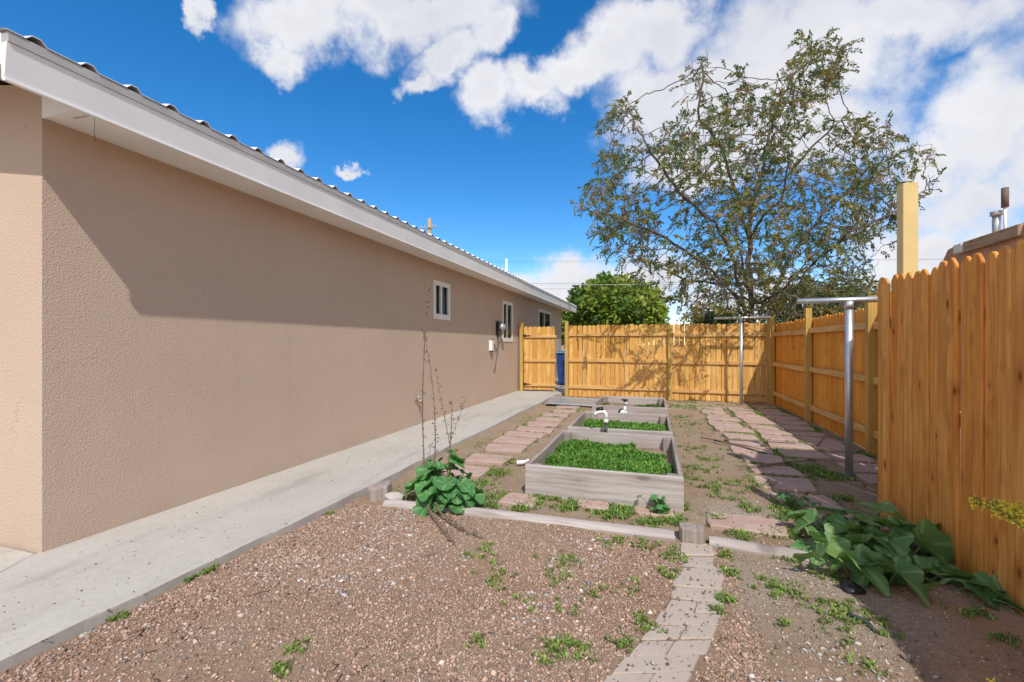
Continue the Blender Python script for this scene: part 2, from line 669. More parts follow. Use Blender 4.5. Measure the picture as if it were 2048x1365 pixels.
def mat_ground():
    m, t, b = new_mat('garden_earth')
    tc = t.node('ShaderNodeTexCoord').outputs['Object']
    a = t.node('ShaderNodeAttribute')
    a.attribute_name = 'tint'          # r: pink gravel, beyond it warm light painted in the fence shade, g: sand, b: moss / dry green
    sep = t.node('ShaderNodeSeparateColor')
    t.l.new(a.outputs['Color'], sep.inputs[0])
    n1 = t.noise(tc, 2.2, 6, 0.65)
    n2 = t.noise(tc, 38, 6, 0.72)
    n3 = t.noise(tc, 130, 4, 0.7)
    dirt = t.ramp(n1, [(0.3, (0.345, 0.24, 0.158)), (0.5, (0.405, 0.295, 0.20)), (0.72, (0.46, 0.35, 0.252))])
    grav = t.ramp(n1, [(0.3, (0.36, 0.222, 0.145)), (0.55, (0.41, 0.265, 0.18)), (0.75, (0.45, 0.30, 0.212))])
    sand = t.ramp(n1, [(0.3, (0.43, 0.36, 0.285)), (0.7, (0.48, 0.41, 0.335))])
    c = t.mix(t.math('MINIMUM', sep.outputs[0], 1.0), dirt, grav)
    warm_lift = t.ramp(n1, [(0.3, (0.52, 0.29, 0.17)), (0.7, (0.62, 0.37, 0.23))])  # bounce light in the fence shade, put into the soil colour
    c = t.mix(t.math('SUBTRACT', sep.outputs[0], 1.0, clamp=True), c, warm_lift)
    c = t.mix(sep.outputs[1], c, sand)
    c = t.mix(t.math('MULTIPLY', sep.outputs[2], t.maprange(n2, 0.4, 0.6, 0, 0.6)), c, (0.16, 0.17, 0.05))
    c = t.mix(t.maprange(n2, 0.42, 0.62, 0.28, 0), c, (0.19, 0.125, 0.085))
    c = t.mix(t.maprange(n3, 0.55, 0.75, 0, 0.35), c, (0.50, 0.42, 0.35))
    t.val(b, 'Base Color', c)
    b.inputs['Roughness'].default_value = 0.95
    b.inputs['Specular IOR Level'].default_value = 0.1
    hgt = t.math('ADD', t.math('MULTIPLY', n2, 1.0), t.math('MULTIPLY', n3, 0.6))
    bn = t.node('ShaderNodeBump')
    bn.inputs['Strength'].default_value = 0.9
    bn.inputs['Distance'].default_value = 0.018
    t.l.new(hgt, bn.inputs['Height'])
    t.l.new(bn.outputs[0], b.inputs['Normal'])
    return m


M_STUCCO = mat_stucco()
M_WALK = mat_concrete('walk_concrete', (0.445, 0.415, 0.365), (0.525, 0.49, 0.44))
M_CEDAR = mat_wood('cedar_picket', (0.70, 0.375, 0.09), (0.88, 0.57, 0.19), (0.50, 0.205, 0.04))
M_CEDAR_S = mat_wood('cedar_picket_shade_lift', (0.78, 0.31, 0.038), (0.90, 0.44, 0.080), (0.54, 0.165, 0.016))  # same cedar, redder and brighter to carry orange bounce and lifted shade
M_CEDAR_N = mat_wood('weathered_picket_shade_lift', (0.80, 0.295, 0.046), (0.92, 0.46, 0.12), (0.40, 0.105, 0.014), knots=1.0)  # weathered boards, tone also brightened to make up for their shade
M_RAIL = mat_wood('cedar_rail', (0.70, 0.42, 0.15), (0.76, 0.50, 0.22), (0.50, 0.24, 0.06), 'X', 0.4)
M_POST = mat_wood('treated_post', (0.58, 0.37, 0.10), (0.64, 0.43, 0.14), (0.40, 0.22, 0.05), 'Z', 0.5)
M_TPOST = simple('yellow_painted_post', (0.70, 0.52, 0.22), 0.6, var=0.05, vscale=5)
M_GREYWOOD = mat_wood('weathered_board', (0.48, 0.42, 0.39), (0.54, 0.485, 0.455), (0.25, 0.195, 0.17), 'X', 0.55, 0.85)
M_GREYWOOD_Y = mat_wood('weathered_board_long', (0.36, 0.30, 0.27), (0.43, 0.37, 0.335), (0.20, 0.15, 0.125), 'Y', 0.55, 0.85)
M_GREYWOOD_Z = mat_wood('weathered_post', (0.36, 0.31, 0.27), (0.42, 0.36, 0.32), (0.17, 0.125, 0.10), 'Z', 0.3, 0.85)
M_WHITE = simple('white_trim_paint', (0.88, 0.87, 0.85), 0.5, var=0.035, vscale=2.2)
M_SOFFIT = simple('white_soffit_paint', (0.88, 0.87, 0.85), 0.55, var=0.025, vscale=2)
M_ROOF = simple('white_metal_roof', (0.80, 0.80, 0.79), 0.4, metal=0.0, var=0.03, vscale=4)
M_DRIP = simple('grey_drip_edge', (0.44, 0.43, 0.41), 0.5, var=0.08, vscale=6)
M_VINYL = simple('window_vinyl', (0.82, 0.79, 0.72), 0.4, var=0.02)
M_DARK = simple('dark_interior', (0.045, 0.035, 0.03), 0.9, var=0.2)
M_CURTAIN = simple('window_curtain', (0.30, 0.21, 0.15), 0.9, var=0.1)
M_BLIND = simple('window_blind', (0.16, 0.185, 0.16), 0.7, var=0.1)
M_GALV = simple('galvanised_pipe', (0.60, 0.62, 0.63), 0.38, metal=0.75, var=0.07, vscale=9, bump=0.1, bscale=40)
M_BLACK = simple('black_plastic', (0.02, 0.02, 0.022), 0.35, var=0.1)
M_HOSE = simple('grey_black_hose', (0.05, 0.06, 0.065), 0.5, var=0.15)
M_PVC = simple('white_pvc', (0.82, 0.82, 0.80), 0.3, var=0.015)
M_METERGREY = simple('meter_grey', (0.36, 0.38, 0.40), 0.4, metal=0.3, var=0.08)
M_BLUEBIN = simple('blue_plastic', (0.025, 0.075, 0.26), 0.45, var=0.12)
M_LBLUE = simple('pale_blue_plastic', (0.18, 0.36, 0.55), 0.4, var=0.08)
M_BRASS = simple('brass', (0.45, 0.33, 0.16), 0.35, metal=0.8, var=0.1)
M_ADOBE = simple('brown_adobe', (0.56, 0.32, 0.215), 0.95, var=0.08, vscale=1.5, bump=0.4, bscale=50)
M_BEAM = mat_wood('old_beam', (0.50, 0.36, 0.25), (0.54, 0.40, 0.28), (0.26, 0.14, 0.08), 'Y', 0.8)
M_BARK = simple('grey_brown_bark', (0.125, 0.095, 0.075), 0.95, var=0.35, vscale=14, bump=0.6, bscale=30)
M_TWIG = simple('grey_twig', (0.19, 0.155, 0.13), 0.95, var=0.3, vscale=9)
M_DRYSTALK = simple('dry_stalk', (0.21, 0.15, 0.105), 0.9, var=0.25, vscale=30)
M_STEM = simple('green_stem', (0.17, 0.24, 0.07), 0.6, var=0.15, vscale=20)
M_POLEWOOD = simple('pole_wood', (0.50, 0.33, 0.17), 0.9, var=0.1)
M_FLAG = mat_concrete('red_flagstone', (0.42, 0.265, 0.215), (0.52, 0.40, 0.335), False, 4.0)
M_BRICKPAVER = mat_concrete('tan_paver', (0.43, 0.355, 0.295), (0.50, 0.425, 0.365), True, 2.0)
M_GROUND = mat_ground()
M_PEBBLE = mat_tint('pebbles', 0.85, 0.25)
M_GRASS = mat_tint('weeds', 0.6, 0.3, 0.3)
M_TLEAF = mat_tint('tree_leaves', 0.6, 0.3, 0.22)
M_MALLOW = mat_leaf('mallow_leaf', (0.075, 0.235, 0.075), (0.12, 0.31, 0.09), (0.22, 0.40, 0.16))
M_SQUASH = mat_leaf('squash_leaf', (0.12, 0.26, 0.085), (0.21, 0.35, 0.10), (0.34, 0.44, 0.20), 0.28)
M_SOIL = simple('bed_soil', (0.27, 0.185, 0.125), 0.95, var=0.2, vscale=9, bump=0.8, bscale=50)
M_FLOWER = simple('yellow_bloom', (0.78, 0.62, 0.05), 0.6, var=0.15, vscale=60)


def mat_glass():
    m, t, b = new_mat('window_glass')
    tc = t.node('ShaderNodeTexCoord').outputs['Object']
    t.val(b, 'Base Color', t.ramp(t.noise(tc, 3, 3), [(0.3, (0.85, 0.88, 0.86)), (0.7, (0.92, 0.94, 0.92))]))
    b.inputs['Roughness'].default_value = 0.03
    b.inputs['Transmission Weight'].default_value = 1.0
    b.inputs['IOR'].default_value = 1.12
    b.inputs['Specular IOR Level'].default_value = 0.9
    return m


M_GLASS = mat_glass()

# ------------------------------------------------------------------ ground sheet
def axis(lo, hi, step, far):
    inner = np.arange(lo, hi + 1e-6, step)
    out = []
    d = step * 1.6
    x = hi
    while x < far:
        x += d
        d *= 1.35
        out.append(min(x, far))
    neg = []
    d = step * 1.6
    x = lo
    while x > -far:
        x -= d
        d *= 1.35
        neg.append(max(x, -far))
    return np.array(neg[::-1] + list(inner) + out)


gx = axis(-2.7, 2.9, 0.045, 900)
gy = axis(1.0, 12.0, 0.045, 900)
GX, GY = np.meshgrid(gx, gy)
GZ = gheight(GX, GY)
nx, ny = len(gx), len(gy)
idx = np.arange(nx * ny).reshape(ny, nx)
FQ = np.stack([idx[:-1, :-1], idx[:-1, 1:], idx[1:, 1:], idx[1:, :-1]], -1).reshape(-1, 4)
edge_n = (vnoise(GX, GY, 3.0, 11) - 0.5) * 0.5
path_x = 0.22 + edge_n * 0.3
r_mask = np.clip((TIMBER_Y - GY) / 0.08, 0, 1) * np.clip((0.30 - GX + edge_n * 0.2) / 0.3, 0, 1)
shade_warm = np.clip((GX - 0.95 + edge_n * 0.2) / 0.2, 0, 1) * np.clip((3.3 - GY) / 0.3, 0, 1)  # near fence's shadow zone, where the soil is tinted warmer and brighter
r_mask = r_mask * np.clip(0.55 + (vnoise(GX, GY, 1.7, 13) - 0.45) * 2.0, 0, 1)
g_mask = np.clip(1 - (((GX - 0.62) / 0.38) ** 2 + ((GY - 3.95) / 0.45) ** 2), 0, 1) + \
    np.clip(1 - (((GX - 0.75) / 0.7) ** 2 + ((GY - 2.75) / 0.55) ** 2), 0, 1) * 0.75 + \
    np.clip(1 - (((GX - 0.9) / 0.9) ** 2 + ((GY - 10.5) / 0.8) ** 2), 0, 1) * 0.5
g_mask = np.clip(g_mask * (0.5 + vnoise(GX, GY, 4, 17)), 0, 1)
b_mask = np.clip(vnoise(GX, GY, 1.4, 19) * 1.8 - 0.75, 0, 1) * np.clip((GY - 3.2) / 0.3, 0, 1) * 0.7
r_mask = np.maximum(r_mask, shade_warm * 2)
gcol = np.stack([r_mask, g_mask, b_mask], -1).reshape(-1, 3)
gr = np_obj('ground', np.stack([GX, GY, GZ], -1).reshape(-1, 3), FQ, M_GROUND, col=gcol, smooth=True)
tag(gr, 'sandy reddish garden earth with pink gravel patches', 'ground', kind='structure')

# ------------------------------------------------------------------ concrete walkway
walk = empty('walkway', (0, 0, 0))
tag(walk, 'pale grey concrete walkway running along the stucco wall', 'walkway', kind='structure')


def slab(poly, z0, z1, name, parent):
    m = MB()
    n = len(poly)
    ins = 0.012
    cx = sum(p[0] for p in poly) / n
    cy = sum(p[1] for p in poly) / n

    def shrink(p):
        d = Vector((p[0] - cx, p[1] - cy))
        L = d.length
        return (p[0] - d.x / L * ins, p[1] - d.y / L * ins)
    lo = [(p[0], p[1], z0) for p in poly]
    mid = [(p[0], p[1], z1 - 0.01) for p in poly]
    top = [(*shrink(p), z1) for p in poly]
    m.v = lo + mid + top
    for i in range(n):
        j = (i + 1) % n
        m.f.append((i, j, n + j, n + i))
        m.f.append((n + i, n + j, 2 * n + j, 2 * n + i))
    m.f.append(tuple(range(2 * n, 3 * n)))
    return m.build(name, M_WALK, parent)


def walk_edge(y):
    return -2.47 + 0.10 * max(0, (y - 4) / 8) + 0.010 * math.sin(y * 2.1) + 0.010 * math.sin(y * 9.7 + 1) * math.sin(y * 3.3) - 0.05 * max(0, (2.5 - y))


ys = [0.80 + 0.12 * i for i in range(89)] + [11.45]
edge = [(walk_edge(y), y) for y in ys]
slab([(WALL_X - 0.02, 1.755)] + [(-3.10, 0.80)] + edge + [(-2.55, 11.75), (WALL_X - 0.02, 11.75)], -0.12, WALK_Z, 'slab', walk)
slab([(WALL_X - 0.035, 1.765), (-9.0, 1.765), (-9.0, -3.0), (-4.5, -3.0), (-3.115, 0.79)], -0.12, WALK_Z - 0.004, 'slab', walk)
slab([(-3.09, 0.785), (walk_edge(0.78), 0.785), (-2.9, -1.0), (-3.6, -3.0), (-4.45, -3.0)], -0.12, WALK_Z - 0.003, 'slab', walk)
slab([(WALL_X - 0.02, 11.77), (-2.3, 11.77), (-2.3, 17.0), (WALL_X - 0.02, 17.0)], -0.12, WALK_Z - 0.006, 'slab', walk)

# ------------------------------------------------------------------ house
house = empty('house', (WALL_X, HOUSE_Y0, 0))
tag(house, 'long single-storey tan stucco house with white eaves and ribbed metal roof', 'house')
HL = Vector((WALL_X, HOUSE_Y0, 0))


def hloc(o):
    o.parent = house
    o.matrix_parent_inverse = Matrix.Translation(-HL)
    return o


WINS = [(6.95, 7.57, 1.79, 2.43), (10.62, 11.45, 1.42, 2.42), (14.3, 16.1, 1.80, 2.48)]
wm = MB()
ysb = sorted({HOUSE_Y0, HOUSE_Y1, *[w[0] for w in WINS], *[w[1] for w in WINS]})
zsb = sorted({-0.15, SOF_Z + 0.06, *[w[2] for w in WINS], *[w[3] for w in WINS]})
for i in range(len(ysb) - 1):
    for j in range(len(zsb) - 1):
        yc = (ysb[i] + ysb[i + 1]) / 2
        zc = (zsb[j] + zsb[j + 1]) / 2
        if any(w[0] < yc < w[1] and w[2] < zc < w[3] for w in WINS):
            continue
        wm.quad((WALL_X, ysb[i], zsb[j]), (WALL_X, ysb[i + 1], zsb[j]), (WALL_X, ysb[i + 1], zsb[j + 1]), (WALL_X, ysb[i], zsb[j + 1]))
for (a, b_, c_, d_) in WINS:
    xi = WALL_X - 0.12
    wm.quad((WALL_X, a, c_), (WALL_X, b_, c_), (xi, b_, c_), (xi, a, c_))
    wm.quad((WALL_X, b_, d_), (WALL_X, a, d_), (xi, a, d_), (xi, b_, d_))
    wm.quad((WALL_X, a, d_), (WALL_X, a, c_), (xi, a, c_), (xi, a, d_))
    wm.quad((WALL_X, b_, c_), (WALL_X, b_, d_), (xi, b_, d_), (xi, b_, c_))
XW = -12.0
ROOF_SL = 0.17


def roof_z(x):
    return 2.97 + (EAVE_X - x) * ROOF_SL


def rt(x):
    return roof_z(x) - 0.10


RX = -8.0
wm.quad((XW, HOUSE_Y0, -0.15), (WALL_X, HOUSE_Y0, -0.15), (WALL_X, HOUSE_Y0, rt(WALL_X)), (RX, HOUSE_Y0, rt(RX)), (XW, HOUSE_Y0, rt(WALL_X)))
wm.quad((WALL_X, HOUSE_Y1, -0.15), (XW, HOUSE_Y1, -0.15), (XW, HOUSE_Y1, rt(WALL_X)), (RX, HOUSE_Y1, rt(RX)), (WALL_X, HOUSE_Y1, rt(WALL_X)))
wm.quad((XW, HOUSE_Y1, -0.15), (XW, HOUSE_Y0, -0.15), (XW, HOUSE_Y0, rt(WALL_X)), (XW, HOUSE_Y1, rt(WALL_X)))
wm.quad((WALL_X, HOUSE_Y0, SOF_Z + 0.06), (WALL_X, HOUSE_Y1, SOF_Z + 0.06), (WALL_X, HOUSE_Y1, rt(WALL_X)), (WALL_X, HOUSE_Y0, rt(WALL_X)))
hloc(wm.build('wall', M_STUCCO))
RY0, RY1 = 1.425, 19.3
# boxed eave: soffit board and its end
hloc(MB().box(EAVE_X - 0.028, WALL_X + 0.0, HOUSE_Y0 + 0.02, RY1 - 0.03, SOF_Z, SOF_Z + 0.018).build('soffit', M_SOFFIT))
em = MB().prism([(WALL_X + 0.002, SOF_Z - 0.004), (EAVE_X - 0.03, SOF_Z - 0.004), (EAVE_X - 0.03, 2.90), (WALL_X + 0.002, 2.93)], 0.018,
                Matrix.Translation((0, HOUSE_Y0 - 0.002, 0)))
hloc(em.build('eave_end_board', M_SOFFIT))
# fascia: slightly tilted board, bead at the bottom, drip edge on top
fz0, fz1 = 2.715, 2.90
for ya, yb, dx in ((RY0, 5.28, 0.0), (5.283, 11.0, 0.002), (11.003, RY1, -0.001)):
    fm = MB()
    x0_ = EAVE_X + dx
    fm.v = [(x0_, ya, fz0), (x0_ + 0.022, ya, fz1), (EAVE_X - 0.025, ya, fz1), (EAVE_X - 0.025, ya, fz0),
            (x0_, yb, fz0), (x0_ + 0.022, yb, fz1), (EAVE_X - 0.025, yb, fz1), (EAVE_X - 0.025, yb, fz0)]
    fm.f = [(0, 1, 2, 3), (7, 6, 5, 4), (0, 4, 5, 1), (1, 5, 6, 2), (2, 6, 7, 3), (3, 7, 4, 0)]
    hloc(fm.build('fascia', M_WHITE))
hloc(MB().box(EAVE_X - 0.02, EAVE_X + 0.008, RY0 + 0.001, RY1 - 0.001, fz0 - 0.010, fz0 - 0.0005).build('fascia_bead', M_WHITE))
hloc(MB().box(EAVE_X - 0.024, EAVE_X + 0.030, RY0 + 0.002, RY1 - 0.002, fz1 + 0.001, fz1 + 0.052).build('drip_edge', M_DRIP))
# rake boards on both gable ends
for yy, nm in ((RY0, 'rake_board'), (RY1 - 0.025, 'rake_board')):
    rk = MB().prism([(EAVE_X - 0.0265, 2.79), (EAVE_X - 0.0265, 2.952), (RX, roof_z(RX) - 0.018), (XW - 0.4, roof_z(EAVE_X) - 0.02), (XW - 0.4, 2.72), (RX, roof_z(RX) - 0.25)][::-1],
                    0.024, Matrix.Translation((0, yy, 0)))
    hloc(rk.build(nm, M_WHITE))
# sloped soffit under the gable overhangs
for ya, yb in ((RY0 + 0.0255, HOUSE_Y0 - 0.003), (HOUSE_Y1 + 0.003, RY1 - 0.0255)):
    sm = MB()
    sm.quad((EAVE_X - 0.027, ya, rt(EAVE_X) + 0.035), (WALL_X - 4.4, ya, rt(WALL_X - 4.4) + 0.035), (WALL_X - 4.4, yb, rt(WALL_X - 4.4) + 0.035), (EAVE_X - 0.027, yb, rt(EAVE_X) + 0.035))
    hloc(sm.build('gable_soffit', M_SOFFIT))
# ribbed metal roof, one panel object per sheet (three ribs each)
RIB = 0.238
PW = RIB * 3
prof = []
for k in range(3):
    o_ = k * RIB
    prof += [(o_ + 0.0, 0.0), (o_ + 0.080, 0.0), (o_ + 0.106, 0.028), (o_ + 0.142, 0.028), (o_ + 0.168, 0.0)]
prof.append((PW - 0.001, 0.0))
pm = MB()
x_out = EAVE_X + 0.035
segs = [x_out, -5.5, RX]
for x in segs:
    for (u, h_) in prof:
        pm.v.append((x - x_out, u, h_ + (x_out - x) * ROOF_SL))
for x in segs[:1]:
    for (u, h_) in prof:
        pm.v.append((0.0, u, h_ - 0.004))
n_ = len(prof)
for s_ in range(2):
    for i in range(n_ - 1):
        pm.f.append((s_ * n_ + i, (s_ + 1) * n_ + i, (s_ + 1) * n_ + i + 1, s_ * n_ + i + 1))
for i in range(n_ - 1):
    pm.f.append((3 * n_ + i, i, i + 1, 3 * n_ + i + 1))
panel_me = pm.mesh('roof_panel', M_ROOF)
y = RY0 - 0.012
while y < RY1 - 0.1:
    hloc(inst('roof_panel', panel_me, None, (x_out, y, roof_z(x_out) - 0.006)))
    y += PW
bk = MB().quad((RX, RY0, roof_z(RX)), (RX, RY1 + 0.1, roof_z(RX)), (XW - 0.5, RY1 + 0.1, roof_z(EAVE_X)), (XW - 0.5, RY0, roof_z(EAVE_X)))
hloc(bk.build('roof_back', M_ROOF))
# under-roof deck keeps light out of the attic
hloc(MB().quad((EAVE_X - 0.02, RY0 + 0.03, 2.951), (RX, RY0 + 0.03, roof_z(RX) - 0.025), (RX, RY1 - 0.03, roof_z(RX) - 0.025), (EAVE_X - 0.02, RY1 - 0.03, 2.951)).build('roof_deck', M_POLEWOOD))
# dark gaps / debris tucked under some ribs
# roof vent pipe
vY, vZ = 13.5, 4.0
vm = MB().tube([(-4.9, 14.9, roof_z(-4.9) - 0.05), (-4.9, 14.9, roof_z(-4.9) + 1.05)], 0.045, 12)
hloc(vm.build('vent_pipe', M_WHITE))

# windows: each with frame, meeting stile, two panes and what shows behind the glass
def window(y0, y1, z0, z1, n):
    w = MB()
    X = WALL_X + 0.012
    xb = WALL_X - 0.075
    fw = 0.062
    w.box(xb, X, y0 - 0.015, y0 + fw, z0 - 0.015, z1 + 0.015)
    w.box(xb, X, y1 - fw, y1 + 0.015, z0 - 0.015, z1 + 0.015)
    w.box(xb, X + 0.001, y0 + fw, y1 - fw, z1 - fw, z1 + 0.015)
    w.box(xb, X + 0.001, y0 + fw, y1 - fw, z0 - 0.015, z0 + fw * 1.3)
    fr = hloc(w.build('window', M_VINYL))
    ym = (y0 + y1) / 2

    def sub(mb, nm, mat):
        o = mb.build(nm, mat)
        o.parent = fr
        o.matrix_parent_inverse = Matrix.Identity(4)
        return o
    sub(MB().box(xb + 0.02, X - 0.018, ym - 0.028, ym + 0.028, z0 + fw * 1.3, z1 - fw), 'mullion', M_VINYL)
    sub(MB().box(xb + 0.030, xb + 0.034, y0 + fw, ym - 0.028, z0 + fw * 1.3, z1 - fw), 'pane', M_GLASS)
    sub(MB().box(xb + 0.046, xb + 0.050, ym + 0.028, y1 - fw, z0 + fw * 1.3, z1 - fw), 'pane', M_GLASS)
    sub(MB().box(xb - 0.006, xb - 0.002, y0 + 0.01, ym, z0 + 0.01, z1 - 0.01), 'curtain_or_dark_room', M_CURTAIN if n == 0 else M_DARK)  # curtain in the first window, a dark sheet for the unlit room elsewhere
    bl = MB()
    zz = z0 + 0.02 if n != 1 else z0 + (z1 - z0) * 0.42
    while zz < z1 - 0.03:
        bl.box(xb - 0.012, xb - 0.004, ym + 0.001, y1 - 0.01, zz, zz + 0.028)
        zz += 0.034
    sub(bl, 'blind', M_BLIND)
    sub(MB().box(xb - 0.40, xb - 0.39, y0 - 0.1, y1 + 0.1, z0 - 0.1, z1 + 0.1), 'room_backdrop', M_DARK)


for i, w in enumerate(WINS):
    window(*w, i)

# string and cobweb hanging from the soffit
sm = MB()
sx, sy = EAVE_X - 0.04, 1.84
sm.tube([(sx, sy, SOF_Z), (sx - 0.006, sy + 0.005, SOF_Z - 0.06), (sx - 0.012, sy + 0.004, SOF_Z - 0.11), (sx - 0.008, sy + 0.01, SOF_Z - 0.165)], [0.0015, 0.0012, 0.0018, 0.0035], 5)
sm.tube([(sx - 0.19, sy - 0.0, SOF_Z - 0.003), (sx - 0.08, sy + 0.001, SOF_Z - 0.007), (sx, sy, SOF_Z - 0.001)], 0.0018, 4)
tag(sm.build('dangling_string', M_DRYSTALK), 'thin frayed string dangling from the white soffit corner', 'string')

# ------------------------------------------------------------------ things on the wall
my, mz = 10.25, 1.73
mt = empty('electric_meter', (WALL_X, my, mz))
tag(mt, 'round grey electric meter on the tan wall beside a window', 'meter')
MB().box(0.001, 0.075, -0.13, 0.13, -0.17, 0.16).build('box', M_BLACK, mt, bevel=0.012)
MB().lathe([(0.095, 0.0), (0.1, 0.03), (0.09, 0.075), (0.07, 0.105), (0.03, 0.118)], Matrix.Translation((0.074, 0.02, 0.02)) @ Matrix.Rotation(R(90), 4, 'Y'), 18).build('glass_dome', M_METERGREY, mt, True)
MB().tube([(0.035, 0, -0.169), (0.035, 0.0, -0.26), (0.03, -0.01, -0.36)], 0.022, 8).build('conduit', M_METERGREY, mt, True)
by, bz = 9.72, 1.31
bx_ = empty('cable_box', (WALL_X, by, bz))
tag(bx_, 'small white cable junction box with looping wire on the stucco wall', 'cable box')
MB().box(0.001, 0.075, -0.07, 0.055, -0.12, 0.12).build('housing', M_WHITE, bx_, bevel=0.008)
MB().box(0.001, 0.060, 0.056, 0.085, -0.14, 0.14).build('side_flange', M_BLACK, bx_)
cw = MB()
cw.tube([(0.03, 0.085, 0.02), (0.04, 0.2, 0.03), (0.03, 0.27, -0.06), (0.02, 0.36, -0.09), (0.012, 0.46, -0.06)], 0.009, 5)
pts = []
for i in range(13):
    u = i / 12
    pts.append((0.012 + 0.01 * math.sin(u * 9), 0.52 - 0.30 * u + 0.07 * math.sin(u * 3.1), 0.05 - 0.72 * u + (0.25 * (u - 0.8) ** 2 * 8 if u > 0.8 else 0)))
cw.tube(pts, 0.009, 5)
cw.build('wire', M_HOSE, bx_, True)
hb = empty('hose_bib', (WALL_X, 6.33, 0.46))
tag(hb, 'brass outdoor faucet sticking out low on the stucco wall', 'faucet')
MB().tube([(0.0, 0, 0), (0.05, 0, 0), (0.085, 0, -0.012), (0.10, 0, -0.05)], [0.014, 0.014, 0.016, 0.013], 10).build('spout', M_BRASS, hb, True)
hm = MB()
for k in range(6):
    th = k * math.pi / 3
    hm.tube([(0.06, 0, 0.055), (0.06 + 0.026 * math.cos(th), 0.026 * math.sin(th), 0.055)], 0.004, 5)
hm.lathe([(0.028, 0.05), (0.032, 0.055), (0.028, 0.062)], Matrix.Translation((0.06, 0, 0)), 14)
hm.tube([(0.06, 0, 0.0), (0.06, 0, 0.06)], 0.006, 6)
hm.build('handle', M_METERGREY, hb)
MB().lathe([(0.035, 0), (0.035, 0.006), (0.02, 0.012)], Matrix.Rotation(R(90), 4, 'Y'), 14).build('wall_plate', M_METERGREY, hb)

# ------------------------------------------------------------------ fences
def picket_mesh(w, h, th, mat, jit, ear=1.0):
    e = (0.024 + jit * 0.008) * ear
    poly = [(-w / 2, 0), (w / 2, 0), (w / 2, h - 0.046 * ear), (w / 2 - e, h - 0.006), (w / 2 - e - 0.012, h), (-w / 2 + e + 0.012, h), (-w / 2 + e, h - 0.006), (-w / 2, h - 0.046 * ear)]
    m = MB().prism(poly, th)
    return m.mesh('picket', mat, bevel=0.0048)


def picket_set(w, h, mat, ear=1.0):
    return [picket_mesh(w * random.uniform(0.925, 0.972), h, 0.017, mat, random.random(), ear) for _ in range(5)]


def run_pickets(root, set_, p0, p1, pitch, zoff=0.02, face=0):
    """pickets from p0 to p1 (local to root), boards face left of the direction of travel"""
    a, b_ = Vector(p0), Vector(p1)
    L = (b_ - a).length
    d = (b_ - a).normalized()
    ang = math.atan2(d.y, d.x)
    n = int(round(L / pitch))
    for i in range(n):
        p = a + d * (L * (i + 0.5) / n) + Vector((-d.y, d.x)) * random.uniform(-.006, .006)
        inst('picket', random.choice(set_), root, (p.x, p.y, zoff + random.uniform(-0.010, 0.010)),
             (random.uniform(-0.004, 0.004), random.uniform(-0.0035, 0.0035), ang + random.uniform(-0.05, 0.05)),
             (1, random.uniform(0.9, 1.15), random.uniform(0.992, 1.006)))


def post(root, x, y, h, s=0.09, mat=None, name='post', z0=-0.05):
    m = MB().box(-s / 2, s / 2, -s / 2, s / 2, 0, h - z0)
    return m.build(name, mat or M_POST, root, bevel=0.004, loc=(x, y, z0))


def rail(root, p0, p1, z, hgt=0.085, th=0.038, name='rail'):
    a, b_ = Vector(p0), Vector(p1)
    L = (b_ - a).length
    d = (b_ - a)
    m = MB().box(0, L, -th / 2, th / 2, -hgt / 2, hgt / 2)
    o = m.build(name, M_RAIL, root, bevel=0.003)
    o.location = (a.x, a.y, z)
    o.rotation_euler = (0, 0, math.atan2(d.y, d.x))
    return o


# back fence (faces the camera with rails and posts)
bf = empty('back_fence', (-2.1, FENCE_Y, 0))
tag(bf, 'new cedar picket fence with three rails closing the garden behind the raised beds', 'fence')
set_b = picket_set(0.115, 1.83, M_CEDAR, 0.55)
run_pickets(bf, set_b, (0.0, 0.045), (4.66, 0.045), 0.1155, 0.0)
px_ = [-0.045, 2.47, 4.60]
for k, xx in enumerate(px_):
    post(bf, xx, -0.02 if k else -0.01, 1.93 if k == 0 else 1.80 if k == 1 else 1.9)
for za in (1.58, 0.92, 0.24):
    rail(bf, (0.002, 0.024), (2.424, 0.024), za + 0.01)
    rail(bf, (2.516, 0.024), (4.553, 0.024), za - 0.015)
# right fence, its rails toward the garden
rf = empty('side_fence', (RF_X, 11.42, 0))
tag(rf, 'shaded orange cedar side fence with tall posts behind the flagstones and clothesline poles', 'fence')
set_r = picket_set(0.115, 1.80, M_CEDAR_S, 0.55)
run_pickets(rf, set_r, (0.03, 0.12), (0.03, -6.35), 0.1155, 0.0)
for k, yy in enumerate((-0.02, -2.51, -4.86)):
    post(rf, -0.033, yy, 1.96 if k < 2 else 1.93, 0.095)
for za in (1.56, 0.90, 0.25):
    rail(rf, (-0.012, -0.072), (-0.012, -2.46), za)
    rail(rf, (-0.012, -2.56), (-0.012, -4.81), za + 0.012)
    rail(rf, (-0.012, -4.91), (-0.012, -6.35), za)
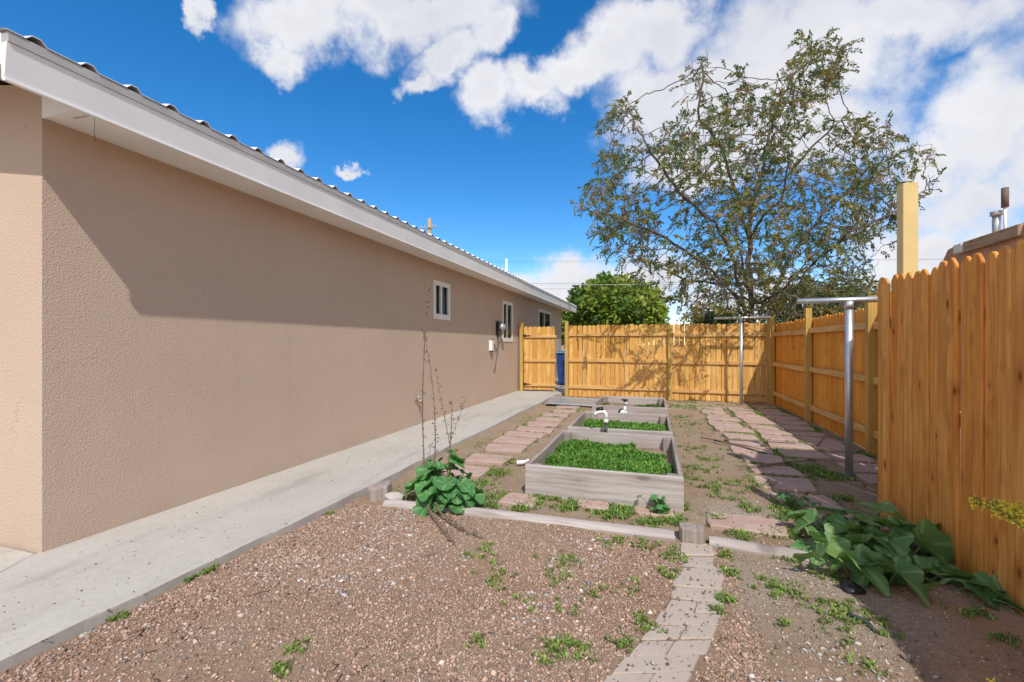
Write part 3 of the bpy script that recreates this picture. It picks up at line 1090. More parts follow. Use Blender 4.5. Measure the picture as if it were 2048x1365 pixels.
# near fence: boards toward the garden, rails and tall posts behind, stepping back to the side fence
nf = empty('near_fence', (NF_X, 4.24, 0))
tag(nf, 'brown weathered dog-ear picket fence standing behind the big squash leaves', 'fence')
set_n = picket_set(0.101, 1.84, M_CEDAR_N)
run_pickets(nf, set_n, (0, 0), (0, -6.2), 0.1005, 0.0)
for za in (1.5, 0.9, 0.3):
    rail(nf, (0.042, -0.05), (0.042, -6.2), za)
run_pickets(nf, set_n, (0.33, 0.78), (0.02, 0.02), 0.1005, 0.0)
run_pickets(nf, set_n, (0.90, 0.78), (0.34, 0.78), 0.1005, 0.0)
for yy in (-2.6, -5.0):
    post(nf, 0.115, yy, 1.75, 0.09)
tp = MB().box(-0.046, 0.046, -0.046, 0.046, 0, 2.57).build('tall_post', M_TPOST, nf, bevel=0.003, loc=(0.115, -0.19, -0.05))
post(nf, 0.115, -1.67, 2.6, 0.09, M_TPOST, 'tall_post')
# gate, a little open
gate_hx = -3.44
gp = empty('gate', (gate_hx, 11.95, WALK_Z))
tag(gp, 'narrow cedar picket gate with black hinges next to the house wall', 'gate')
post(gp, -0.05, -0.02, 1.88, 0.09, M_POST, 'hinge_post', -0.03)
leaf = empty('gate_leaf', (0.006, 0, 0), R(6))
leaf.parent = gp
set_g = picket_set(0.125, 1.74, M_CEDAR, 0.6)
for i in range(7):
    inst('picket', random.choice(set_g), leaf, (0.065 + i * 0.1225, 0.03, 0.03 + random.uniform(-.004, .004)), (0, 0, 0))
for za in (1.50, 0.84, 0.17):
    r_ = rail(leaf, (0.012, 0.009), (0.885 + random.uniform(-.01, .03), 0.009), za, 0.075)
for za in (1.52, 0.19):
    h_ = MB().box(-0.03, 0.05, -0.022, -0.014, -0.035, 0.035).prism([(0.05, -0.02), (0.20, -0.006), (0.20, 0.006), (0.05, 0.02)], 0.006, Matrix.Translation((0, -0.022, 0)))
    h_.build('hinge', M_BLACK, leaf, loc=(0.006, -0.0, za))

# things behind the gate
bb = empty('recycling_bin', (-2.62, 14.2, WALK_Z - 0.006))
tag(bb, 'dark blue wheeled bin seen through the gap beside the gate', 'bin')
bm_ = MB()
lo, hi = 0.25, 0.31
bm_.v = [(-lo, -lo, 0.04), (lo, -lo, 0.04), (lo, lo, 0.04), (-lo, lo, 0.04), (-hi, -hi, 1.0), (hi, -hi, 1.0), (hi, hi, 1.0), (-hi, hi, 1.0)]
bm_.f = [(0, 3, 2, 1), (4, 5, 6, 7), (0, 1, 5, 4), (1, 2, 6, 5), (2, 3, 7, 6), (3, 0, 4, 7)]
bm_.build('body', M_BLUEBIN, bb, bevel=0.02)
MB().box(-0.34, 0.34, -0.35, 0.36, 1.003, 1.05).box(-0.30, 0.30, -0.30, 0.32, 1.05, 1.075).build('lid', M_LBLUE, bb, bevel=0.012)
for sx_ in (-1, 1):
    MB().tube([(sx_ * 0.22, 0.29, 0.10), (sx_ * 0.28, 0.29, 0.10)], 0.10, 14).build('wheel', M_BLACK, bb)

# ------------------------------------------------------------------ clothesline poles
def clothes_pole(x, y, zt, half_l, half_r, rad, label):
    o = empty('clothesline_pole', (x, y, gz(x, y)))
    tag(o, label, 'clothes pole', 'T-shaped clothesline poles')
    MB().tube([(0, 0, -0.1), (0, 0, zt - rad * 0.6)], rad, 16).build('upright', M_GALV, o, True)
    c = MB().tube([(-half_l, 0, zt), (half_r, 0, zt)], rad * 0.82, 14)
    c.build('crossbar', M_GALV, o, True)
    for hx in (-half_l + 0.08, -half_l * 0.45, half_r * 0.45, half_r - 0.08):
        MB().tube([(hx, -rad * 0.85, zt - 0.005), (hx, -rad * 1.5, zt - 0.02), (hx, -rad * 1.2, zt - 0.045)], 0.0035, 5).build('line_hook', M_GALV, o)
    MB().tube([(0, 0, zt - rad * 2.6), (0, 0, zt - rad * 0.4)], rad * 1.13, 14).build('weld_collar', M_GALV, o, True)
    return o


clothes_pole(1.89, 5.39, 1.795, 0.46, 0.50, 0.035, 'galvanised T-shaped clothesline pole standing in bare soil beside the brown near fence')
clothes_pole(1.84, 11.02, 1.93, 0.55, 0.58, 0.034, 'galvanised T-shaped clothesline pole in front of the back fence with tree shadows')

# ------------------------------------------------------------------ raised beds
def raised_bed(x0, x1, y0, y1, h, label, grassfn):
    o = empty('raised_bed', ((x0 + x1) / 2, y0, 0))
    tag(o, label, 'raised bed', 'three weathered raised beds in a row')
    cx = (x0 + x1) / 2
    w = (x1 - x0) / 2
    L = y1 - y0
    th = 0.038
    zb = -0.05

    def board(M, bx, nm='board'):
        b = MB().box(*bx).build(nm, M, o, bevel=0.004)
        return b
    for (yy, hh) in ((0.0, h), (L - th, h * 0.995)):
        half = (hh - zb) / 2
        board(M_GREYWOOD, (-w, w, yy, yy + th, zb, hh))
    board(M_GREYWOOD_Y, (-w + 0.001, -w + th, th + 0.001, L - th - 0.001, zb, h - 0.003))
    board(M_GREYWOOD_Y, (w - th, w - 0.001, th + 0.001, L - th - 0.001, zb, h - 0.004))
    s = 0.088
    for (sx_, sy_) in ((-1, 0), (1, 0), (-1, 1), (1, 1)):
        xa = -w + th + 0.002 if sx_ < 0 else w - th - s - 0.002
        ya = th + 0.002 if sy_ == 0 else L - th - s - 0.002
        MB().box(xa, xa + s, ya, ya + s, zb, h - 0.012 + 0.004 * sx_).build('corner_post', M_GREYWOOD_Z, o, bevel=0.004)
    # soil with a lumpy surface
    nxs, nys = 26, 30
    X = np.linspace(-w + th + 0.003, w - th - 0.003, nxs)
    Y = np.linspace(th + 0.003, L - th - 0.003, nys)
    XX, YY = np.meshgrid(X, Y)
    ZZ = h - 0.150 + (vnoise(XX + cx, YY + y0, 4, 31) - 0.5) * 0.05 + (vnoise(XX + cx, YY + y0, 14, 32) - 0.5) * 0.02
    ii = np.arange(nxs * nys).reshape(nys, nxs)
    FF = np.stack([ii[:-1, :-1], ii[:-1, 1:], ii[1:, 1:], ii[1:, :-1]], -1).reshape(-1, 4)
    np_obj('soil', np.stack([XX, YY, ZZ], -1).reshape(-1, 3), FF, M_SOIL, o, smooth=True)
    return o


BEDS = [(-1.08, 0.225, 3.80, 5.48, 0.285), (-1.06, 0.215, 5.72, 7.12, 0.285), (-1.03, 0.215, 7.86, 9.38, 0.285)]
raised_bed(*BEDS[0], 'weathered grey raised bed full of weeds behind the long landscape timber', None)
raised_bed(*BEDS[1], 'weathered grey raised bed with low weeds between the other two beds', None)
raised_bed(*BEDS[2], 'mostly bare weathered raised bed in front of the back fence', None)


# ------------------------------------------------------------------ weeds and grass (uncountable)
def blades(P, n_per, length, width, spread, base_col, col_var, droop=0.35, curl=True):
    """P: (N,3) tuft positions. Each blade: 2 quads tapering to a tip, bent outward."""
    P = np.asarray(P, float)
    N = len(P) * n_per
    root = np.repeat(P, n_per, 0) + np.concatenate([RNG.normal(0, spread * 0.35, (N, 2)), np.zeros((N, 1))], 1)
    az = RNG.uniform(0, 2 * np.pi, N)
    L = length * RNG.uniform(0.5, 1.25, N)
    lean = RNG.uniform(0.2, 1.1, N)
    dirx = np.stack([np.cos(az), np.sin(az), np.zeros(N)], 1)
    side = np.stack([-np.sin(az), np.cos(az), np.zeros(N)], 1)
    up = np.array([0, 0, 1.0])
    mid = root + (dirx * np.sin(lean * 0.6)[:, None] + up * np.cos(lean * 0.6)[:, None]) * (L * 0.55)[:, None]
    tip = mid + (dirx * np.sin(lean + droop)[:, None] + up * np.cos(lean + droop)[:, None]) * (L * 0.5)[:, None]
    w = width * RNG.uniform(0.6, 1.3, N)[:, None]
    V = np.stack([root - side * w * 0.4, root + side * w * 0.4, mid - side * w, mid + side * w, tip], 1).reshape(-1, 3)
    b = (np.arange(N) * 5)[:, None]
    F3 = np.concatenate([b + np.array([[0, 1, 3]]), b + np.array([[0, 3, 2]]), b + np.array([[2, 3, 4]])], 0)
    c = np.array(base_col) * (1 + RNG.normal(0, col_var, (N, 1)))
    c = c * (1 + RNG.normal(0, 0.08, (N, 3)))
    c = np.clip(np.repeat(c, 5, 0), 0.005, 1)
    return V, F3, c


def merge(parts):
    Vs, Fs, Cs = [], [], []
    off = 0
    for V, F_, C in parts:
        Vs.append(V)
        Fs.append(F_ + off)
        Cs.append(C)
        off += len(V)
    return np.concatenate(Vs), np.concatenate(Fs), np.concatenate(Cs)


for k, (x0, x1, y0, y1, h) in enumerate(BEDS):
    area = (x1 - x0 - 0.12) * (y1 - y0 - 0.12)
    n = int(area * (2300 if k == 0 else 2000 if k == 1 else 420))
    X = RNG.uniform(x0 + 0.06, x1 - 0.06, n * 2)
    Y = RNG.uniform(y0 + 0.06, y1 - 0.06, n * 2)
    dn = vnoise(X, Y, 3.2, 40 + k)
    if k == 0:
        # bare strip toward the right-hand back corner
        bare = np.clip((X - (-0.05)) / 0.25, 0, 1) * np.clip((Y - 4.5) / 0.4, 0, 1) + np.clip((Y - 5.05) / 0.2, 0, 1) * (X > -0.75)
        keep = (dn + (vnoise(X, Y, 9.0, 47) - .5) * .35 > 0.20 + 0.5 * bare)
    elif k == 1:
        keep = (dn > 0.22) & (X > x0 + 0.10) & (Y < y1 - 0.25)
    else:
        keep = (dn > 0.55)
    X, Y = X[keep][:n], Y[keep][:n]
    Z = h - 0.150 + (vnoise(X, Y, 4, 31) - 0.5) * 0.05 + (vnoise(X, Y, 2.5, 55) ** 2) * 0.03
    P = np.stack([X, Y, Z], 1)
    hh = 0.058 if k < 2 else 0.042
    gcolr = (0.18, 0.37, 0.055) if k < 2 else (0.16, 0.22, 0.05)
    A = blades(P, 5, hh, 0.0062, 0.03, gcolr, 0.30, 0.7)
    B = blades(P[::4], 4, hh * 1.15, 0.007, 0.03, (0.09, 0.235, 0.04), 0.25)
    C = blades(P[::7], 3, hh * 1.1, 0.006, 0.04, (0.25, 0.41, 0.08), 0.2)
    o = np_obj('bed_weeds', *merge([A, B, C])[:2], M_GRASS, None, col=merge([A, B, C])[2])
    tag(o, ('bright green feathery weeds filling the bed behind the long timber', 'low green weeds growing in the middle raised bed',
            'sparse weeds on the bare soil of the bed by the back fence')[k], 'weeds', kind='stuff')

# ------------------------------------------------------------------ flagstones
flag_root = empty('flagstones', (0, 0, 0))
tag(flag_root, 'reddish sandstone flagstones laid loose on the garden earth', 'flagstones', kind='structure')
flags = []


def flagstone(cx, cy, w, d, rz=0.0, z=None, th=0.03, n=None):
    n = n or random.choice((4, 4, 5))
    cs = [(-w / 2, -d / 2), (w / 2, -d / 2), (w / 2, d / 2), (-w / 2, d / 2)]
    if n == 5:
        cs.insert(random.choice((1, 3)), (random.uniform(-.2, .2) * w, random.choice((-1, 1)) * 0))
        cs = [(-w / 2, -d / 2), (w / 2, -d / 2), (w / 2, d / 2 * random.uniform(0.3, 0.7)), (w * random.uniform(0.1, 0.35), d / 2), (-w / 2, d / 2)]
    cs = [(x + random.uniform(-.05, .05) * w, y + random.uniform(-.06, .06) * d) for x, y in cs]
    # roughened outline
    out = []
    for i in range(len(cs)):
        a = Vector(cs[i])
        b_ = Vector(cs[(i + 1) % len(cs)])
        for k in range(4):
            p = a.lerp(b_, (k + (0.15 if k == 0 else 0)) / 4)
            q = p * random.uniform(0.975, 1.012)
            out.append((q.x, q.y))
    m = MB()
    nn = len(out)
    m.v = [(x, y, -th) for x, y in out] + [(x, y, th * 0.55) for x, y in out] + [(x * 0.965, y * 0.955, th * 0.75 + random.uniform(-.0015, .0015)) for x, y in out]
    for i in range(nn):
        j = (i + 1) % nn
        m.f.append((i, j, nn + j, nn + i))
        m.f.append((nn + i, nn + j, 2 * nn + j, 2 * nn + i))
    m.f.append(tuple(range(2 * nn, 3 * nn)))
    zz = gz(cx, cy) + 0.006 if z is None else z
    o = m.build('flagstone', M_FLAG, flag_root, loc=(cx, cy, zz))
    o.rotation_euler = (random.uniform(-.02, .02), random.uniform(-.02, .02), rz + random.uniform(-.06, .06))
    flags.append((cx, cy, w, d))
    return o


# left row along the walkway
yy = 4.36
k = 0
while yy < 10.4:
    d = random.uniform(0.27, 0.38)
    flagstone(-1.86 + 0.035 * (yy - 4.4) + random.uniform(-.05, .05), yy, random.uniform(0.46, 0.60), d)
    yy += d + random.uniform(0.10, 0.20)
# front row before the first bed
for (px, py, w, d) in ((1040, 1006, .30, .24), (1185, 1019, .25, .15), (1308, 1028, .30, .17)):
    g_ = ground(px, py)
    flagstone(g_[0], g_[1], w, d, 0.0)
# pale slab by the stump
g_ = ground(1492, 1049)
flagstone(g_[0], g_[1], 0.52, 0.30, -0.05)
# right-hand field: three columns
for (xc, ya, yb, wmin, wmax, slant) in ((1.20, 4.15, 10.0, .40, .52, -0.02), (1.68, 5.55, 10.3, .40, .48, 0.0), (2.19, 5.15, 10.6, .40, .46, 0.0)):
    yy = ya
    while yy < yb:
        d = random.uniform(0.30, 0.46)
        if not (xc > 1.5 and abs(yy - 5.39) < 0.30 and abs(xc - 1.89) < 0.3):
            flagstone(xc + slant * (yy - 5) + random.uniform(-.03, .03), yy + d / 2, random.uniform(wmin, wmax), d * 0.93)
        yy += d + random.uniform(0.05, 0.13)
flagstone(1.40, 3.92, 0.55, 0.26, 0.1)

# ------------------------------------------------------------------ curved paver path
path = empty('paver_path', (0, 0, 0))
tag(path, 'curved tan concrete paver strip leading from the timber stump toward the foreground', 'path', kind='structure')
Ledge = [(1362, 1084), (1362, 1130), (1352, 1162), (1337, 1202), (1308, 1250), (1262, 1302), (1212, 1362), (1120, 1450)]
Redge = [(1427, 1086), (1441, 1130), (1449, 1168), (1447, 1212), (1436, 1250), (1414, 1296), (1386, 1362), (1330, 1470)]


def poly_at(pts, u):
    n = len(pts) - 1
    f = min(max(u * n, 0), n - 1e-6)
    i = int(f)
    a, b_ = ground(*pts[i]), ground(*pts[i + 1])
    t_ = f - i
    return (a[0] + (b_[0] - a[0]) * t_, a[1] + (b_[1] - a[1]) * t_)


NB = 12
path_poly = []
for i in range(NB):
    u0, u1 = i / NB + 0.0035, (i + 1) / NB - 0.0035
    a0, a1 = poly_at(Ledge, u0), poly_at(Ledge, u1)
    b0, b1 = poly_at(Redge, u0), poly_at(Redge, u1)
    jl, jr = random.uniform(-.012, .012), random.uniform(-.015, .015)
    splits = [0.0, 1.0] if i not in (5, 7, 8, 10) else [0.0, random.uniform(0.42, 0.58), 1.0]
    for s_ in range(len(splits) - 1):
        s0, s1 = splits[s_] + (0.008 if s_ else 0), splits[s_ + 1] - (0.008 if s_ + 2 < len(splits) else 0)

        def lp(p, q, t_):
            return (p[0] + (q[0] - p[0]) * t_ + (jl if t_ < .5 else jr), p[1] + (q[1] - p[1]) * t_)
        c4 = [lp(a0, b0, s0), lp(a0, b0, s1), lp(a1, b1, s1), lp(a1, b1, s0)]
        cx = sum(p[0] for p in c4) / 4
        cy = sum(p[1] for p in c4) / 4
        zt = gz(cx, cy) + 0.009 + random.uniform(-.004, .004)
        # rounded rectangle outline
        out = []
        for q in range(4):
            p = Vector(c4[q])
            pa = Vector(c4[q - 1])
            pb = Vector(c4[(q + 1) % 4])
            rr = 0.018
            out.append(p + (pa - p).normalized() * rr)
            out.append(p * 0.7 + (p + (pa - p).normalized() * rr) * 0.15 + (p + (pb - p).normalized() * rr) * 0.15)
            out.append(p + (pb - p).normalized() * rr)
        m = MB()
        nn = len(out)
        tl = (random.uniform(-.015, .015), random.uniform(-.015, .015))
        m.v = [(p.x - cx, p.y - cy, -0.06) for p in out] + [(p.x - cx, p.y - cy, -0.008) for p in out] + \
              [((p.x - cx) * 0.965, (p.y - cy) * 0.945, (p.x - cx) * tl[0] + (p.y - cy) * tl[1]) for p in out]
        area = sum(out[i_].x * out[(i_ + 1) % nn].y - out[(i_ + 1) % nn].x * out[i_].y for i_ in range(nn))
        for i_ in range(nn):
            j = (i_ + 1) % nn
            q1, q2 = (i_, j, nn + j, nn + i_), (nn + i_, nn + j, 2 * nn + j, 2 * nn + i_)
            m.f += [q1, q2] if area > 0 else [q1[::-1], q2[::-1]]
        m.f.append(tuple(range(2 * nn, 3 * nn)) if area > 0 else tuple(range(3 * nn - 1, 2 * nn - 1, -1)))
        m.build('paver', M_BRICKPAVER, path, loc=(cx, cy, zt))
    path_poly.append((a0, b0, a1, b1))

# ------------------------------------------------------------------ landscape timbers, stumps
def timber(p0, p1, w, h, label, zt, sides=10, name='landscape_timber', mat=None):
    a, b_ = Vector((*p0, 0)), Vector((*p1, 0))
    d = b_ - a
    L = d.length
    o = MB()
    ns = 18
    prev = []
    for i in range(ns + 1):
        x = L * i / ns
        base = len(o.v)
        for k in range(sides):
            th = 2 * math.pi * (k + 0.5) / sides
            cx, cz = math.cos(th), math.sin(th)
            # rounded-square section, worn
            m_ = max(abs(cx), abs(cz))
            f = 0.72 / m_ * 0.55 + 0.5
            wob = 1 + (float(vnoise(x * 3, k * 1.7 + L, 1.0, 61)) - .5) * 0.10
            end = 1 if 0 < i < ns else 0.93
            o.v.append((x + (random.uniform(-.006, .006) if i in (0, ns) else 0), cx * f * w / 2 * wob * end, cz * f * h / 2 * wob * end))
        if i:
            for k in range(sides):
                k2 = (k + 1) % sides
                o.f.append((base - sides + k, base + k, base + k2, base - sides + k2))
    o.f.append(tuple(range(0, sides)))
    o.f.append(tuple(range(len(o.v) - 1, len(o.v) - sides - 1, -1)))
    ob = o.build(name, mat or M_GREYWOOD, None)
    ob.location = (a.x, a.y, zt - h / 2)
    ob.rotation_euler = (0, 0, math.atan2(d.y, d.x))
    tag(ob, label, 'timber')
    return ob


timber((-1.42, 3.30), (0.135, 3.30), 0.10, 0.12, 'long weathered grey landscape timber in front of the flagstones and first raised bed', 0.055)
timber((-2.15, 3.28), (-1.43, 3.32), 0.11, 0.12, 'half-buried pale timber under the leafy mallow plant', 0.045)
timber((0.355, 3.30), (1.32, 3.18), 0.11, 0.12, 'rounded grey landscape timber running from the stump under the squash leaves', 0.05)


def stump(x, y, w, d, h, label, rz=0.0, top_tilt=0.0, name='timber_stump'):
    o = MB()
    sides = 14
    rings = [-0.08, 0.0, h * 0.5, h - 0.012, h]
    ph = [random.uniform(-1, 1) for _ in range(sides)]
    for zi, z in enumerate(rings):
        for k in range(sides):
            th = 2 * math.pi * k / sides
            cx, cy = math.cos(th), math.sin(th)
            m_ = max(abs(cx), abs(cy))
            f = (0.6 / m_ + 0.4) * (1 + 0.05 * ph[k]) * (0.95 if zi == len(rings) - 1 else 1.0)
            o.v.append((cx * f * w / 2, cy * f * d / 2, z + (cx * top_tilt if z > 0.01 else 0)))
    for i in range(len(rings) - 1):
        for k in range(sides):
            k2 = (k + 1) % sides
            o.f.append((i * sides + k, i * sides + k2, (i + 1) * sides + k2, (i + 1) * sides + k))
    o.f.append(tuple(range((len(rings) - 1) * sides, len(rings) * sides)))
    ob = o.build(name, M_GREYWOOD_Z, None)
    ob.location = (x, y, gz(x, y))
    ob.rotation_euler = (0, 0, rz)
    tag(ob, label, 'stump')


stump(0.246, 3.32, 0.165, 0.13, 0.10, 'short square timber stump at the head of the paver path')
stump(-2.29, 3.40, 0.20, 0.17, 0.115, 'cracked grey stump at the walkway edge beside the mallow plant', 0.5, 0.02)
# broken concrete chunk by that stump
cm = MB()
pts = [(random.gauss(0, 1), random.gauss(0, 1), random.gauss(0, 1)) for _ in range(26)]
import bmesh
bmc = bmesh.new()
for p in pts:
    v = Vector(p).normalized()
    bmc.verts.new((v.x * 0.10, v.y * 0.06, v.z * 0.05))
bmesh.ops.convex_hull(bmc, input=bmc.verts)
me = bpy.data.meshes.new('concrete_chunk')
bmc.to_mesh(me)
bmc.free()
me.materials.append(M_WALK)
cc = inst('concrete_chunk', me, None, (-2.10, 3.36, 0.03), (0.1, 0.2, 0.4))
tag(cc, 'small broken chunk of pale concrete next to the cracked grey stump', 'rubble')

# ------------------------------------------------------------------ irrigation risers
def riser(x, y, z0, h, rz, label, tall=True):
    o = empty('irrigation_riser', (x, y, z0), rz)
    tag(o, label, 'pipe')
    MB().tube([(0, 0, -0.05), (0, 0, h * 0.76)], 0.017, 10).build('riser_pipe', M_BLACK, o, True)
    b_ = MB().tube([(0, 0, h * 0.72), (0, 0, h * 0.80)], 0.028, 12)
    b_.tube([(0, 0, h * 0.78), (0, 0, h * 0.92), (-0.012, 0, h * 0.965), (-0.06, 0, h * 0.98)], 0.022, 12)
    b_.tube([(-0.05, 0, h * 0.98), (-0.095, 0, h * 0.965), (-0.125, 0, h * 0.925), (-0.135, 0, h * 0.87)], [0.026, 0.027, 0.026, 0.024], 12)
    b_.build('pvc_elbow', M_PVC, o, True)
    MB().tube([(-0.115, 0, h * 1.02), (-0.035, 0, h * 1.05)], [0.026, 0.024], 10).build('valve_handle', M_BLACK, o, True)


riser(-0.56, 5.60, 0.0, 0.525, 0.0, 'white plastic pipe elbow with dark handle rising between the first two beds')
o = empty('irrigation_valve', (-0.45, 7.50, 0.0), 0.4)
tag(o, 'white plastic irrigation valve with round black knob between the second and third beds', 'pipe')
b_ = MB().tube([(0, 0, -0.05), (0, 0, 0.43)], 0.022, 12)
b_.tube([(0, 0, 0.24), (0, -0.06, 0.24)], 0.022, 12)
b_.tube([(0, 0, 0.38), (0.0, -0.05, 0.40)], 0.022, 12)
b_.build('pipe', M_PVC, o, True)
MB().tube([(-0.05, -0.01, 0.24), (-0.05, -0.06, 0.235)], 0.052, 16).tube([(-0.05, -0.06, 0.235), (-0.05, -0.066, 0.235)], 0.02, 10).build('knob', M_PVC, o, True)
MB().tube([(-0.05, 0.012, 0.24), (-0.05, -0.052, 0.236)], 0.061, 16).build('knob_rim', M_BLACK, o, True)
MB().box(-0.05, 0.03, -0.07, 0.03, 0.432, 0.452).build('top_handle', M_BLACK, o)
g_ = ground(1045, 932)
o = empty('hose_nozzle', (g_[0], g_[1], gz(*g_) + 0.035), 0.25)
tag(o, 'white plastic pipe fitting lying against the corner of the first raised bed', 'fitting')
MB().tube([(-0.05, 0, 0), (0.0, 0, 0.004), (0.035, 0.01, 0.012), (0.07, 0.02, 0.03)], [0.024, 0.024, 0.015, 0.013], 12).build('pipe', M_PVC, o, True)
MB().tube([(-0.062, 0, -0.001), (-0.045, 0, 0)], 0.027, 12).build('cap', M_PVC, o, True)

# window-screen frame leaning on the ground by the third bed
o = empty('screen_frame', (-1.62, 9.9, 0.03), 0.0)
tag(o, 'discarded window screen in aluminium frame lying by the back fence', 'screen')
pa, pb, pc, pd = (-0.62, -0.30), (0.60, -0.45), (0.66, 0.62), (-0.80, 0.85)
fr = MB()
for p, q in ((pa, pb), (pb, pc), (pc, pd), (pd, pa)):
    fr.tube([(p[0], p[1], 0.02), (q[0], q[1], 0.02)], 0.016, 4)
fr.build('frame', M_GALV, o)
MB().quad((pa[0], pa[1], 0.02), (pb[0], pb[1], 0.02), (pc[0], pc[1], 0.02), (pd[0], pd[1], 0.02)).build('mesh_screen', M_METERGREY, o)

# ------------------------------------------------------------------ gravel and pebbles
def rocks(X, Y, S, cols, flat=0.6, zlift=0.25):
    """octahedral pebbles, jittered"""
    N = len(X)
    base = np.array([[1, 0, 0], [0, 1, 0], [-1, 0, 0], [0, -1, 0], [0, 0, 1], [0, 0, -1]], float)
    F8 = np.array([[0, 1, 4], [1, 2, 4], [2, 3, 4], [3, 0, 4], [1, 0, 5], [2, 1, 5], [3, 2, 5], [0, 3, 5]])
    V = np.repeat(base[None], N, 0) * (1 + RNG.normal(0, 0.22, (N, 6, 1)))
    V[:, :, 2] += RNG.normal(0, 0.12, (N, 6))
    V *= np.stack([S, S * RNG.uniform(0.55, 1.0, N), S * flat * RNG.uniform(0.6, 1.2, N)], 1)[:, None, :]
    a = RNG.uniform(0, 2 * np.pi, N)
    ca, sa = np.cos(a)[:, None], np.sin(a)[:, None]
    x = V[:, :, 0] * ca - V[:, :, 1] * sa
    y_ = V[:, :, 0] * sa + V[:, :, 1] * ca
    tl = RNG.normal(0, 0.25, (N, 1))
    V = np.stack([x + X[:, None], y_ + Y[:, None], V[:, :, 2] + tl * x + (gheight(X, Y) + S * flat * zlift)[:, None]], -1).reshape(-1, 3)
    Fa = (np.arange(N)[:, None, None] * 6 + F8[None]).reshape(-1, 3)
    C = np.repeat(cols, 6, 0) * (1 + RNG.normal(0, 0.05, (N * 6, 1)))
    return V, Fa, np.clip(C, 0.01, 1)


def on_hard(X, Y):
    """true where a hard surface lies (walkway, pavers, beds, path)"""
    h = X < np.array([walk_edge(v) for v in Y]) + 0.015
    for (cx, cy, w, d) in flags:
        h |= (np.abs(X - cx) < w * 0.46) & (np.abs(Y - cy) < d * 0.46)
    for (x0, x1, y0, y1, _) in BEDS:
        h |= (X > x0 - 0.02) & (X < x1 + 0.02) & (Y > y0 - 0.02) & (Y < y1 + 0.02)
    pxs, L0, L1 = [], [], []
    for (a0, b0, a1, b1) in path_poly:
        h |= (Y < max(a0[1], b0[1]) + 0.0) & (Y > min(a1[1], b1[1])) & (X > min(a0[0], a1[0]) + 0.02) & (X < max(b0[0], b1[0]) - 0.02) & \
             (X > np.interp(Y, sorted([a0[1], a1[1]]), [a1[0], a0[0]] if a1[1] < a0[1] else [a0[0], a1[0]])) & \
             (X < np.interp(Y, sorted([b0[1], b1[1]]), [b1[0], b0[0]] if b1[1] < b0[1] else [b0[0], b1[0]]))
    return h


def pick(palette, wts, n):
    pal = np.array(palette)
    i = RNG.choice(len(pal), n, p=np.array(wts) / sum(wts))
    return pal[i] * np.clip(1 + RNG.normal(0, 0.20, (n, 1)), 0.5, 1.7)


PINK = [(0.45, 0.305, 0.225), (0.405, 0.26, 0.185), (0.51, 0.37, 0.285), (0.29, 0.18, 0.125), (0.51, 0.425, 0.35), (0.66, 0.60, 0.53), (0.23, 0.19, 0.17)]
# front gravel
N = 120000
u = RNG.uniform(0, 1, N)
Yg = 1.05 + (TIMBER_Y - 1.08) * u ** 1.15
Xg = RNG.uniform(-2.75, 0.45, N)
dn = vnoise(Xg, Yg, 1.6, 71)
keep = (dn + RNG.uniform(-0.35, 0.35, N) > 0.34) & ~on_hard(Xg, Yg)
Xg, Yg = Xg[keep], Yg[keep]
n = len(Xg)
Sg = np.clip(RNG.lognormal(math.log(0.0050), 0.45, n), 0.0025, 0.019)
g1 = rocks(Xg, Yg, Sg, pick(PINK, [30, 26, 18, 14, 5, 0.5, 3], n))
# paler bigger stones and wood-chip flakes in drifts
N = 5200
Xp, Yp = RNG.uniform(-2.6, 1.0, N), RNG.uniform(1.1, 3.2, N)
dn = vnoise(Xp, Yp, 2.3, 73)
keep = (dn > 0.67) & ~on_hard(Xp, Yp)
Xp, Yp = Xp[keep], Yp[keep]
n = len(Xp)
g2 = rocks(Xp, Yp, np.clip(RNG.lognormal(math.log(0.0085), 0.45, n), 0.004, 0.024), pick([(0.62, 0.57, 0.52), (0.48, 0.43, 0.40), (0.34, 0.31, 0.30), (0.68, 0.64, 0.60)], [4, 4, 2, 1.2], n), 0.42)
# bark flakes, dead grass bits and chips lying flat
N = 5200
Xf, Yf = RNG.uniform(-2.5, 1.1, N), 1.1 + 2.1 * RNG.uniform(0, 1, N) ** 1.2
keep = (vnoise(Xf, Yf, 2.0, 77) + RNG.uniform(-.3, .3, N) > 0.5) & ~on_hard(Xf, Yf)
Xf, Yf = Xf[keep], Yf[keep]
n = len(Xf)
V3, F3_, C3 = rocks(Xf, Yf, np.clip(RNG.lognormal(math.log(0.011), 0.5, n), 0.004, 0.035), pick([(0.42, 0.34, 0.26), (0.19, 0.125, 0.08), (0.55, 0.48, 0.40), (0.28, 0.20, 0.14)], [4, 4, 2, 3], n), 0.12, 1.4)
cen = np.repeat(np.stack([Xf, Yf], 1), 6, 0)
ang_ = np.repeat(RNG.uniform(0, 2 * np.pi, n), 6)
rel = V3[:, :2] - cen
al = rel[:, 0] * np.cos(ang_) + rel[:, 1] * np.sin(ang_)
ac = (-rel[:, 0] * np.sin(ang_) + rel[:, 1] * np.cos(ang_)) * 0.28
V3[:, 0] = cen[:, 0] + al * np.cos(ang_) - ac * np.sin(ang_)
V3[:, 1] = cen[:, 1] + al * np.sin(ang_) + ac * np.cos(ang_)
V, F_, C = merge([g1, g2, (V3, F3_, C3)])
tag(np_obj('gravel', V, F_, M_PEBBLE, col=C), 'pinkish crushed gravel with scattered white pebbles between walkway and paver path', 'gravel', kind='stuff')
